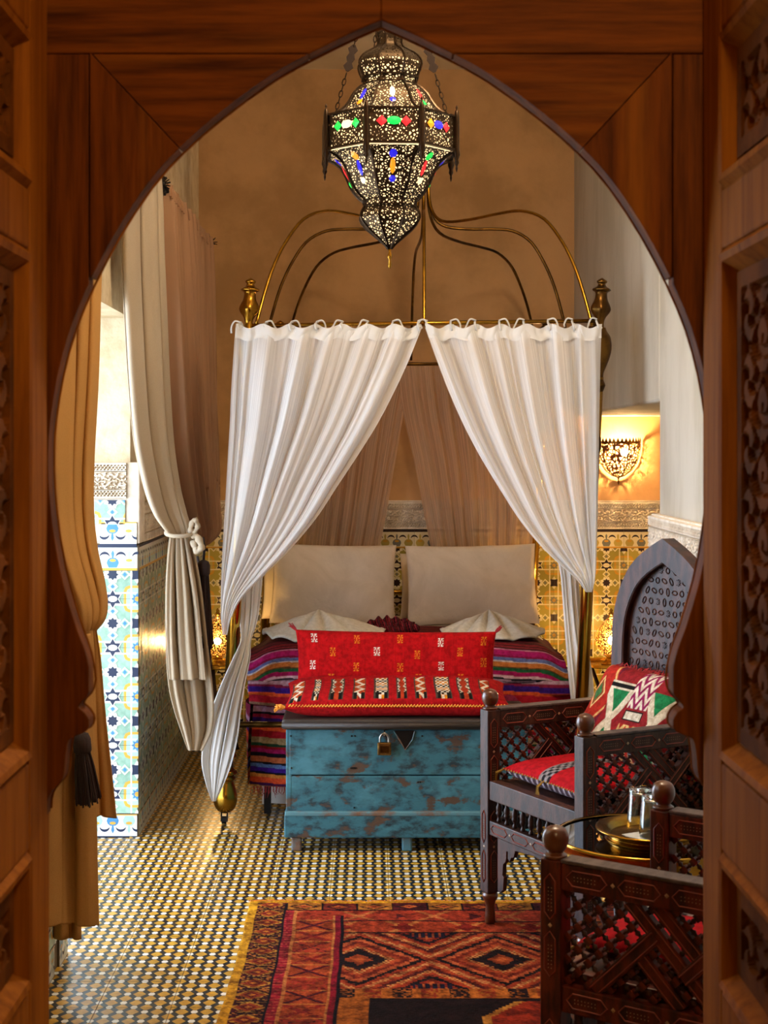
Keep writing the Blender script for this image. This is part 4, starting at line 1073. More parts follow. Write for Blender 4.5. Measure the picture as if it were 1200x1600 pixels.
gemsets = {0: (('gem_clear', 'gem_blue'), ('gem_red', 'gem_green', 'gem_red'), ('gem_blue', 'gem_amber', 'gem_blue')),
           1: (('gem_red', 'gem_green'), ('gem_amber', 'gem_blue', 'gem_red'), ('gem_green', 'gem_red', 'gem_clear')),
           7: (('gem_blue', 'gem_amber'), ('gem_green', 'gem_clear', 'gem_green'), ('gem_amber', 'gem_blue', 'gem_clear'))}
proto = {}
for k in range(8):
    for nm, pr in secs:
        if nm not in proto:
            proto[nm] = facet(nm, pr, 'bronze_pierced', 0, lan); proto[nm].rotation_euler = (0, 0, 0)
        else:
            o = proto[nm].copy(); COL.objects.link(o); o.parent = lan; o.rotation_euler = (0, 0, k * math.pi / 4)
    R_ = Matrix.Rotation(k * math.pi / 4 + math.pi / 8, 3, 'Z')
    # ribs along the corners
    mb = MB()
    for nm, pr in secs:
        pts = [R_ @ Vector((0, -r / SQ * 1.004, z)) for r, z in pr]
        mb.tube(pts, 0.0042 if nm != 'band_panel' else 0.0085, 5)
    obj('rib', mb, 'bronze_trim', lan)
    cz = R_ @ Vector((0, -lr(400) / SQ * 1.03, 0))
    obj('corner_spire', MB().lathe([(.001, lz(585)), (.004, lz(600)), (.002, lz(612)), (.0055, lz(625)), (.008, lz(655)), (.009, lz(700)), (.009, lz(870)), (.011, lz(900)), (.006, lz(930)), (.008, lz(950)), (.003, lz(970)), (.004, lz(985)), (.001, lz(1008))], 8, (cz.x, cz.y, 0)), 'bronze_trim', lan, smooth=True)
    gs = gemsets.get(k, (('gem_red', 'gem_blue'), ('gem_amber', 'gem_green', 'gem_amber'), ('gem_blue', 'gem_red', 'gem_green')))
    Rk = Matrix.Rotation(k * math.pi / 4, 4, 'Z')
    def apo(pr, z):
        zz = [p[1] for p in pr][::-1]; rr = [p[0] for p in pr][::-1]
        return float(np.interp(z, zz, rr))
    def gem(m, x, z, pr, sx, sz, n=8):
        r = apo(pr, z) + 0.003; sx *= 1.25; sz *= 1.2
        mb = MB(); ol = [(x + sx * math.cos(2 * math.pi * q / n), z + sz * math.sin(2 * math.pi * q / n)) for q in range(n)]
        tiltr = apo(pr, z + sz) - apo(pr, z - sz)
        vs_ = [(px, -(r + tiltr * (pz - z) / (2 * sz)), pz) for px, pz in ol] + [(x, -(r + 0.004), z)]
        mb.add([Rk @ Vector(v) for v in vs_], [(q, (q + 1) % n, n) for q in range(n)])
        obj('jewel', mb, m, lan, fixn=False)
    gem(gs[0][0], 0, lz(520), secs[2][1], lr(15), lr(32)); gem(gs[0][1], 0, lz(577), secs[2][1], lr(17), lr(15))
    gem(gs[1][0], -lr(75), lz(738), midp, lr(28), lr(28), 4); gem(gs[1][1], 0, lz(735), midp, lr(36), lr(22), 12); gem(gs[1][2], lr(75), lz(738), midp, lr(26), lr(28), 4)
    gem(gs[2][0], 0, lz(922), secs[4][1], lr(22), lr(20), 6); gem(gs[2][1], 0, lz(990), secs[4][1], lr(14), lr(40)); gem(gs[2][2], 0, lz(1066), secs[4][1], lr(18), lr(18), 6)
for zz, rr, th in ((lz(655), lr(404), 0.007), (lz(868), lr(404), 0.008), (lz(385), lr(172), 0.006), (lz(428), lr(166), 0.005), (lz(1168), lr(168), 0.004), (lz(1205), lr(164), 0.005)):
    pts = [Vector((rr / SQ * math.sin(math.pi / 8 + k * math.pi / 4), -rr / SQ * math.cos(math.pi / 8 + k * math.pi / 4), zz)) for k in range(8)]
    mb = MB()
    for k in range(8): mb.bar(pts[k], pts[(k + 1) % 8], th * 1.6, th * 0.8, (0, 0, 1))
    obj('hoop', mb, 'bronze_trim', lan)
mb = MB()
for k in range(10):
    a = 2 * math.pi * k / 10
    mb.prism([(-.012, 0), (.012, 0), (.012, .02), (0, .034), (-.012, .02)], -.001, .001, 0, Matrix.Translation((lr(84) * math.cos(a), lr(84) * math.sin(a), lz(97))) @ Matrix.Rotation(a + math.pi / 2, 4, 'Z'))
obj('crown_rim', mb, 'bronze_trim', lan)
dp = [(r * 0.93, z) for r, z in crown[4:]] + [(r * 0.93, z) for nm, pr in secs[2:] for r, z in pr]
dp = sorted(dp, key=lambda q: -q[1]); dp = [q for q in dp if q[0] > .012]
obj('diffuser', MB().lathe(dp, 8, a0=math.pi / 8, M=Matrix.Diagonal((1 / SQ, 1 / SQ, 1, 1))), 'lamp_glow', lan)
obj('drop_finial', MB().lathe([(.002, lz(1465)), (.006, lz(1475)), (.003, lz(1490)), (.007, lz(1510)), (.008, lz(1525)), (.003, lz(1540)), (.006, lz(1575)), (.004, lz(1590)), (.001, lz(1600))], 12), 'brass', lan, smooth=True)
# chains up to a ring, then to the ceiling
ZRING = lz(650) + 0.62
def chain(p, q, parent, name='chain'):
    p, q = Vector(p), Vector(q); L_ = (q - p).length; n = int(L_ / 0.019); d = (q - p).normalized()
    mb = MB()
    for k in range(n):
        c = p + (q - p) * ((k + .5) / n)
        sd = d.cross(Vector((0, 0, 1)) if abs(d.z) < .95 else Vector((1, 0, 0))).normalized()
        if k % 2: sd = d.cross(sd).normalized()
        mb.tube([c + d * 0.0125 * math.cos(t) + sd * 0.0055 * math.sin(t) for t in np.linspace(0, 2 * math.pi, 10, endpoint=False)], 0.0017, 4, closed=True)
    return obj(name, mb, 'bronze_trim', parent)
for a in (180 + 22.5, 0 - 22.5, 90 + 22.5):
    a = math.radians(a); R0 = lr(400) * 0.96
    p0 = Vector((R0 * math.cos(a), R0 * math.sin(a), lz(650))); p1 = Vector((0.012 * math.cos(a), 0.012 * math.sin(a), ZRING))
    m_ = p0 + (p1 - p0) * 0.30
    chain(p0, p0 + (p1 - p0) * 0.22, lan); chain(p0 + (p1 - p0) * 0.36, p1, lan)
    d = (p1 - p0).normalized(); sd = Vector((1, 0, 0))
    pl = [(-.004, -.045), (-.016, -.03), (-.008, -.015), (-.014, 0), (-.008, .015), (-.016, .03), (-.004, .045), (.004, .045), (.016, .03), (.008, .015), (.014, 0), (.008, -.015), (.016, -.03), (.004, -.045)]
    zx = d; xx = Vector((0, 1, 0)).cross(zx).normalized(); yx = zx.cross(xx)
    M = Matrix(((xx.x, yx.x, zx.x, m_.x), (xx.y, yx.y, zx.y, m_.y), (xx.z, yx.z, zx.z, m_.z), (0, 0, 0, 1)))
    obj('chain_plate', MB().prism(pl, -.002, .002, 0, M), 'dark_plate', lan)
obj('ring', MB().tube([(0.018 * math.cos(t), 0, ZRING + 0.015 + 0.018 * math.sin(t)) for t in np.linspace(0, 2 * math.pi, 16, endpoint=False)], 0.003, 6, closed=True), 'bronze_trim', lan)
chain((0, 0, ZRING + 0.03), (0, 0, ZC - 0.02), lan)
obj('ceiling_hook', MB().lathe([(.03, ZC - 0.012), (.03, ZC)], 16), 'bronze_trim', lan)

# ------------------------------------------------------------------ chest
chest = thing('wooden_chest', 'worn turquoise painted wooden chest at the foot of the bed', 'chest', (0.134, 5.70, 0))
cw = 0.906
def cbox(name, a, b, m, bev=0.004, par=chest): return obj(name, MB().box(a, b), m, par, bevel=bev)
zc = lambda y: CAM_H - (y - VY) * 5.70 / FPX
cbox('plank', (-cw / 2 + .012, 0, zc(1211)), (cw / 2 - .012, .02, zc(1140)), 'chest_paint')
cbox('plank', (-cw / 2 + .012, .002, zc(1270)), (cw / 2 - .012, .02, zc(1212.5)), 'chest_paint')
pl = cbox('plinth', (-cw / 2 - .006, -.014, zc(1308)), (cw / 2 * .72, .03, zc(1272)), 'chest_paint', .005)
cbox('plinth', (cw / 2 * .722, -.014, zc(1308)), (cw / 2 + .006, .03, zc(1272)), 'chest_paint', .005)
cbox('moulding', (-cw / 2 - .004, -.016, zc(1274)), (cw / 2 + .004, .02, zc(1267)), 'chest_edge', .004)
for s_ in (-1, 1):
    cbox('side_board', (s_ * (cw / 2 - .011) - .011, .001, zc(1300)), (s_ * (cw / 2 - .011) + .011, .37, zc(1140)), 'chest_paint')
    cbox('side_plinth', (s_ * (cw / 2 - .004) - .01, .031, zc(1308)), (s_ * (cw / 2 - .004) + .01, .39, zc(1272)), 'chest_paint')
cbox('back_board', (-cw / 2 + .012, .35, zc(1305)), (cw / 2 - .012, .37, zc(1140)), 'chest_paint')
cbox('bottom_board', (-cw / 2 + .012, .02, zc(1308)), (cw / 2 - .012, .35, zc(1300)), 'chest_lid')
lid = cbox('lid', (-cw / 2 - .014, -.022, zc(1139)), (cw / 2 + .014, .40, zc(1122)), 'chest_lid', .010)
obj('lid_edge', MB().tube([(-cw / 2 - .014, -.022, zc(1132)), (cw / 2 + .014, -.022, zc(1132))], .011, 8), 'chest_lid', lid, smooth=True)
for x in (463, 636, 808):
    for y in (0.03, 0.35):
        cbox('foot', (P(x, 0, 5.7).x - .134 - .019, y - .022, 0), (P(x, 0, 5.7).x - .134 + .019, y + .02, zc(1309)), 'chest_edge', .006)
nx = P(633, 0, 5.7).x - .134
obj('lock_notch', MB().prism([(nx - .042, zc(1141)), (nx + .034, zc(1141)), (nx + .026, zc(1156)), (nx, zc(1170)), (nx - .02, zc(1156))], -.0035, -.0015), 'black_iron', chest)
obj('notch_frame', MB().tube([(nx - .042, -.004, zc(1142)), (nx - .02, -.004, zc(1156)), (nx, -.004, zc(1171)), (nx + .027, -.004, zc(1156)), (nx + .036, -.004, zc(1142))], .0025, 5), 'chest_edge', chest)
obj('hasp_staple', MB().tube([(nx - .078, .0, zc(1150)), (nx - .078, -.018, zc(1147)), (nx - .078, -.018, zc(1143)), (nx - .078, .0, zc(1140))], .003, 6), 'steel', chest)
rs = random.Random(5)
mb = MB()
for k in range(26):
    x = rs.choice((-.43, -.2, .05, .3, .42)) + rs.uniform(-.01, .01); z = rs.choice((zc(1150), zc(1200), zc(1222), zc(1262), zc(1290)))
    mb.sphere((x, -.014 if z < zc(1275) else -.001, z), .0035, 6, 4)
obj('nails', mb, 'black_iron', chest, kind='stuff')
pk = thing('padlock', 'small brass padlock hanging from the chest hasp', 'padlock', (nx - .078 + .134, 5.70 - .018, zc(1150)))
obj('shackle', MB().tube(catmull([(-.016, 0, -.022), (-.016, 0, -.004), (-.010, 0, .008), (0, 0, .013), (.010, 0, .008), (.016, 0, -.004), (.016, 0, -.022)], 24), .0042, 8), 'steel', pk, smooth=True)
obj('body', MB().box((-.026, -.009, -.068), (.026, .009, -.020)), 'padlock_brass', pk, bevel=.004)
obj('face_plate', MB().box((-.017, -.0105, -.058), (.017, -.008, -.032)), 'brass_dark', pk, bevel=.001)

# ------------------------------------------------------------------ cushions on the chest
def paint(nu, nv, base): return np.tile(np.array(lin(base)), (nv, nu, 1))
def put_cross(C, cu, cv, w_, h_, col):
    nv, nu, _ = C.shape; c = lin(col)
    pat = ["01010", "10101", "01110", "00100", "01110", "10101", "01010"]; pat = ["1010", "0101", "1010", "0110", "1001", "0110", "1010"]
    pat = ["11011", "01010", "10101", "00100", "10101", "01010", "11011"]
    R, Cn = len(pat), len(pat[0])
    for r in range(R):
        for q in range(Cn):
            if pat[r][q] == '1':
                u0, u1 = cu - w_ / 2 + w_ * q / Cn, cu - w_ / 2 + w_ * (q + 1) / Cn
                v0, v1 = cv + h_ / 2 - h_ * (r + 1) / R, cv + h_ / 2 - h_ * r / R
                C[int(v0 * nv):max(int(v1 * nv), int(v0 * nv) + 1), int(u0 * nu):max(int(u1 * nu), int(u0 * nu) + 1)] = c
nu, nv = 330, 130
C1 = paint(nu, nv, '#b40d12')
C1 *= (1 + 0.12 * np.sin(np.linspace(0, 60, nu))[None, :, None] * np.sin(np.linspace(0, 7, nv))[:, None, None]) * RNG.uniform(.9, 1.06, (1, nu, 1))
# motif positions from the close-up (u across, v up)
for (zx, zy, c_) in ((193, 97, 'w'), (413, 100, 'o'), (637, 95, 'o'), (846, 110, 'w'), (1070, 104, 'o'), (286, 160, 'o'), (516, 155, 'w'), (727, 170, 'o'), (950, 155, 'o'), (178, 222, 'w'), (407, 230, 'o'), (638, 230, 'o'), (853, 222, 'w'), (1077, 203, 'o'), (277, 282, 'o'), (515, 290, 'w'), (735, 280, 'o'), (956, 277, 'o')):
    put_cross(C1, (zx - 97) / (1132 - 97), 1 - (zy - 60) / 345.0, 0.028, 0.115, '#e8d8c8' if c_ == 'w' else '#d8741c')
q0 = P(619, 1050, 5.93)
red = pillow('red_cushion', 0.80, 0.295, 0.13, 'weave', (q0.x, 6.045, 0.640), (r_(-9), r_(0.6), 0), 'long red cushion with white and orange motifs standing on the chest', 'cushion', 3, (C1, paint(nu, nv, '#b01014')), nu, nv, wob=0.006, pw=7)
for sx in (-1, 1):
    mb = MB(); rs = random.Random(sx + 5)
    for k in range(10): mb.tube([(0, 0, 0), (sx * .012 + rs.uniform(-.008, .008), -.004, .012), (sx * .02 + rs.uniform(-.016, .012), rs.uniform(-.008, .008), .028 + rs.uniform(-.012, .006))], [.003, .0026, .0012], 4)
    o = obj('corner_tassel', mb, 'fringe_red', red); o.location = (sx * .395, 0, .142)
# lying cushion with embroidered bands
nu, nv = 340, 120
C2 = paint(nu, nv, '#ae1016') * RNG.uniform(.82, 1.08, (1, nu, 1))
bands = [(92, 30), (187, 18), (288, 36), (398, 30), (508, 38), (608, 26), (702, 28), (812, 40), (920, 32), (1028, 28)]
u_of = lambda zx: (zx - 40) / (1130 - 40)
for bi, (cx_, hw) in enumerate(bands):
    a0, a1 = int(u_of(cx_ - hw) * nu), int(u_of(cx_ + hw) * nu)
    for j in range(max(a0, 0), min(a1, nu)):
        for i in range(int(.05 * nv), int(.72 * nv)):
            f = (j - a0) / max(1, a1 - a0); g = (i - .05 * nv) / (.67 * nv)
            zig = abs(((g * 3.0) % 1.0) - .5) * 2
            kind = bi % 3
            if f < .10 or f > .90: c_ = '#4a4038'
            elif g < 0.16 and abs(f - .5) > .18: c_ = '#1a1410'
            elif kind == 0: c_ = '#e8dcc8' if abs(f - (.2 + .6 * zig)) < .16 else ('#c8641c' if (int(g * 18) + int(f * 5)) % 2 else '#9a1a1c')
            elif kind == 1: c_ = '#e8dcc8' if (int(g * 14) + int(f * 6)) % 2 == 0 else ('#d8881c' if zig > .5 else '#1c1612')
            else: c_ = '#b03a1c' if abs(f - .5) < .12 + .2 * zig else ('#d8cdb8' if (int(g * 16) + int(f * 5)) % 3 else '#3a2018')
            C2[i, j] = lin(c_)
lying = pillow('red_cushion', 0.85, 0.31, 0.10, 'weave', (0.098, 5.80, 0.0), (r_(-62), 0, 0), 'flat red cushion with embroidered bands lying on the chest lid', 'cushion', 6, (C2, paint(nu, nv, '#a81418')), nu, nv, wob=0.005, pw=6)
lying.location.z = zc(1122) + 0.062
lying.rotation_euler = (r_(-81), 0, 0); lying.location.y = 5.832
mb = MB()
for k in range(70):
    u = -0.40 + 0.80 * k / 69
    mb.tube([(u - .007, -.002, -.004), (u, -.008, .0), (u + .007, -.002, .004)], [.002, .0042, .002], 5)
    mb.tube([(u - .007, -.002, .004), (u, -.007, .001), (u + .007, -.002, -.004)], [.002, .0038, .002], 5)
o = obj('braid_trim', mb, 'braid', lying, kind='stuff'); o.location = (0, -0.004, -0.147)
for sx in (-1, 1):
    mb = MB(); rs = random.Random(sx + 9)
    for k in range(12): mb.tube([(0, 0, 0), (sx * .016, rs.uniform(-.008, .008), rs.uniform(-.006, .006)), (sx * .034 + rs.uniform(-.008, .008), rs.uniform(-.012, .012), -.008 + rs.uniform(-.012, .012))], [.005, .005, .002], 4)
    o = obj('corner_tassel', mb, 'braid', lying); o.location = (sx * .42, -.004, -.15)

# ------------------------------------------------------------------ rug
RX0, RX1, RY0, RY1 = -0.405, 1.075, 2.75, 5.06
rn, rm = 430, 660
X_ = np.linspace(0, RX1 - RX0, rn); V_ = np.linspace(0, RY1 - RY0, rm)      # V from the far edge towards the viewer
UX, VV = np.meshgrid(X_, V_); Wd = RX1 - RX0
# weave jitter
qx = np.floor(UX / 0.0070) * 0.0070; qv = np.floor(VV / 0.0060) * 0.0060
col = np.zeros((rm, rn, 3))
def setc(mask, c_): col[mask] = lin(c_)
hsh = lambda a, b, s=0: (np.sin(a * 127.1 + b * 311.7 + s) * 43758.5453) % 1.0
h1 = hsh(np.floor(UX / .007), np.floor(VV / .006)); 
setc(UX >= 0, '#a83418')
# field base with zig-zag lozenges
fu = qx - 0.315; row_h = 0.49; vv0 = VV - 0.335
xc_ = (fu - 0.045) / 0.42; xm = np.abs(((xc_ + 0.5) % 1.0) - 0.5) * 2
ym = np.abs(((qv - 0.335) / row_h) - 0.5) * 2
dd = xm * 1.0 + ym * 1.05
lvl = dd * 9.5
bandc = ['#c8602c', '#b04a20', '#1c0e10', '#2a1214', '#a8441c', '#c05028', '#8a2a18', '#c86034', '#20100f', '#a83c1c', '#c8683c', '#b2401c', '#5a1a18', '#c05a2c', '#a8381a', '#1f1014', '#a0321a', '#c4602e', '#8a2418', '#b8481e']
li = np.clip((lvl + 0.5 * (h1 - .5)).astype(int), 0, len(bandc) - 1)
bc = np.array([lin(c_) for c_ in bandc])
fld = (UX > 0.315) & (UX < Wd - 0.315) & (VV > 0.335) & (VV < 0.335 + row_h)
col[fld] = bc[li][fld]
# stitched dotted lines on some levels
dots = fld & ((li == 4) | (li == 10) | (li == 13)) & (((np.floor(UX / .007) + np.floor(VV / .012)) % 2) == 0)
setc(dots, '#d89a58'); 
nav = fld & (ym > .82) & (xm > .72) & (((np.floor(UX / .007)) % 3) != 0); setc(nav, '#221a30')
# bands below the lozenges
b2 = (VV > 0.825) & (VV < 0.895) & (UX > .30); setc(b2, '#c06a24')
m2 = b2 & ((((UX - .3) / .16) % 1.0) < .35) & (h1 > .35); setc(m2, '#2a1414')
m3 = b2 & ((((UX - .3) / .16 + .5) % 1.0) < .3) & (h1 > .5); setc(m3, '#98301a')
b3 = (VV >= 0.895) & (UX > .30); setc(b3, '#b8641f')
blk = (VV >= 0.90) & (VV < 1.25) & (UX > 0.40) & (UX < Wd - .40); setc(blk, '#241010')
st = blk & (np.abs(UX - .90) < (0.09 + 0.10 * np.clip((VV - .92) / .12, 0, 1).round(1))) & (VV > .925); setc(st, '#a03018')
st2 = blk & (np.abs(np.abs(UX - .90) - (0.09 + 0.10 * np.clip((VV - .92) / .12, 0, 1).round(1))) < .012) & (VV > .925); setc(st2, '#c88434')
lw_ = (VV >= 1.25) & (UX > .30) & (UX < Wd - .3)
col[lw_] = bc[np.clip(((np.abs(((qx / .42) % 1.0) - .5) * 2 + np.abs((((qv - 1.25) / .49) % 1.0) - .5) * 2.1) * 9.5).astype(int), 0, len(bandc) - 1)][lw_]
# top bands
t3 = (VV >= .225) & (VV <= .335) & (UX > .30); setc(t3, '#b04020')
setc(t3 & (np.abs(np.abs(((qx / .20) % 1) - .5) * .22 - np.abs(qv - .28) - .0) < .012), '#c8783a')
setc(t3 & (np.abs(((qx / .20) % 1) - .5) * .5 + np.abs(qv - .28) * 2.6 < .10), '#8a2216')
setc((VV > .218) & (VV < .228) & (UX > .3), '#3a1416'); setc((VV > .328) & (VV < .338) & (UX > .3), '#2a1214')
t2 = (VV > .11) & (VV < .218) & (UX > .14); setc(t2, '#b03c22')
setc(t2 & (np.abs(np.abs(((qx / .24) % 1) - .5) * .26 - np.abs(qv - .165)) < .011), '#c4703a')
setc(t2 & (np.abs(((qx / .24) % 1)) * .5 + np.abs(qv - .165) * 2.4 < .07), '#5a1a1c')
# side bands
def side(sel_u, flip):
    global col
    d = sel_u
    o1 = (d > .158) & (d < .285) & (VV > .16); setc(o1, '#bc5024')
    ph_ = ((VV / .105) % 1.0); ce = np.abs(d - .22) / .06; xx = np.abs(np.abs(ph_ - .5) * 2 - ce)
    setc(o1 & (xx < .22) & (h1 > .2), '#8a1f18'); setc(o1 & (xx < .10) & (((np.floor(VV / .105)) % 2) == 0), '#4a1420')
    setc(o1 & ((np.abs(ph_ - .5) > .46)), '#d08038')
    setc(o1 & ((((np.floor(VV / .105)) % 3) == 1)) & (h1 > .45), '#a83420')
    setc((d > .125) & (d <= .158) & (VV > .085), '#a0182a'); setc((d > .125) & (d <= .158) & (VV > .085) & (((VV / .022) % 1) < .3) & (h1 > .3), '#c0503c')
    setc((np.abs(d - .1585) < .004) & (VV > .1), '#d08040'); setc((np.abs(d - .285) < .004) & (VV > .16), '#d08040')
    setc((d > .288) & (d < .306) & (VV > .16), '#98162a'); setc((d >= .306) & (d < .316) & (VV > .16), '#1a0c12')
    setc((d > .118) & (d <= .126) & (VV > .03), '#1a0c12')
    o2 = (d > .028) & (d <= .118) & (VV > .028); setc(o2, '#4a1218')
    ph2 = ((VV / .092) % 1.0); ce2 = np.abs(d - .073) / .045
    k_ = np.abs(ph2 - .5) * 2 + ce2 * .8
    setc(o2 & (k_ < .95) & (k_ > .72) & (h1 > .3), '#c08a30'); setc(o2 & (k_ < .72), '#a84a1c'); setc(o2 & (k_ < .45), '#7a1a1c'); setc(o2 & (k_ < .22), '#d07a28')
    setc(o2 & (np.abs(ph2 - .5) > .46), '#1a0c14'); setc(o2 & (np.abs(ph2 - .5) > .36) & (np.abs(ph2 - .5) < .41) & (h1 > .4), '#b08a38')
    setc(o2 & (k_ > 1.2) & (h1 > .72), '#b8702c')
side(UX, 0); side(Wd - UX, 1)
tp = (VV > .028) & (VV < .10) & (UX > .125) & (UX < Wd - .125)
setc(tp, '#7a2a1a'); bl = np.floor((UX - .125) / .115).astype(int)
setc(tp & (bl % 2 == 0), '#c07a2c'); setc(tp & (bl % 4 == 3), '#5a1a1c')
k3 = np.abs((((UX - .125) / .115) % 1) - .5) * 2 + np.abs(VV - .064) / .036
setc(tp & (k3 < .9) & (k3 > .6) & (h1 > .2), '#3a1618'); setc(tp & (k3 < .5), '#c8642c'); setc(tp & (k3 < .22), '#7a1a1a')
setc(tp & ((((UX - .125) / .115) % 1) < .045), '#1a0c12'); setc((VV > .098) & (VV < .106) & (UX > .125), '#2a1216')
setc((UX < .028) | (UX > Wd - .028) | (VV < .024), '#e8a824')
col *= (0.58 + 0.46 * h1)[..., None] * (1 + .10 * np.sin(VV * 9 + 2 * np.sin(UX * 4)))[..., None]
edgeL = 0.006 * np.sin(V_ * 3.1) + 0.0015 * np.sin(V_ * 23)
PX = RX0 + UX + edgeL[:, None] * (1 - UX / Wd)
PZ = 0.006 + 0.0014 * (hsh(np.floor(UX / .005), np.floor(VV / .005), 3) - .5) + 0.004 * np.exp(-((UX - .45) / .2) ** 2 - ((VV - .23) / .05) ** 2)
PZ = np.where((UX < .002) | (UX > Wd - .002) | (VV < .002) | (VV > RY1 - RY0 - .002), 0.0005, PZ)
edgeT = 0.006 * np.sin(UX * 14) * np.exp(-VV / .1)
rug = obj('patterned_rug', grid_mesh('patterned_rug', np.stack([PX, RY1 - VV + edgeT, PZ], -1), 'rug_pile', col), None, label='orange and red Berber rug with lozenges and a yellow edge', cat='rug')
mb = MB(); rs = random.Random(3)
for k in range(360):
    x = RX0 + Wd * k / 359; y = RY1 + 0.006 * math.sin((x - RX0) * 14)
    mb.tube([(x, y - .004, .006), (x + rs.uniform(-.004, .004), y + .008, .005), (x + rs.uniform(-.012, .012), y + rs.uniform(.010, .026), .002)], [.002, .0018, .001], 3)
obj('fringe', mb, 'braid', rug, kind='stuff')
# ------------------------------------------------------------------ carved armchairs
def frange(a, b, n): return [a + (b - a) * k / (n - 1) for k in range(n)]
CWD, CDP = 0.51, 0.50
def relief_strip(mb, mbd, p, q, nrm, wid):
    """inlaid elongated hexagons with dots between p and q on a face with normal nrm"""
    p, q, nrm = Vector(p), Vector(q), Vector(nrm); d = (q - p); L_ = d.length; d.normalize(); sd = nrm.cross(d)
    n = max(1, round(L_ / 0.12)); seg = L_ / n; w_ = wid * .30
    for k in range(n):
        a, b = k * seg + .012, (k + 1) * seg - .012
        hexa = [(a, 0), (a + .014, w_), (b - .014, w_), (b, 0), (b - .014, -w_), (a + .014, -w_)]
        pts = [p + d * s_ + sd * t_ + nrm * .0008 for s_, t_ in hexa]
        mb.tube(pts, 0.0018, 4, closed=True)
        for m_ in range(int((b - a - .034) / .0075)):
            for t_ in (-.0035, .0035):
                c = p + d * (a + .018 + m_ * .0075) + sd * t_ + nrm * .0008
                mbd.add([c + d * .0012, c + sd * .0012, c - d * .0012, c - sd * .0012, c + nrm * .0008], [(0, 1, 4), (1, 2, 4), (2, 3, 4), (3, 0, 4)])
        c = p + d * (k * seg)
        if k: mbd.add([c + d * .005, c + sd * .005, c - d * .005, c - sd * .005, c + nrm * .0015], [(0, 1, 4), (1, 2, 4), (2, 3, 4), (3, 0, 4)])
bead_me = None
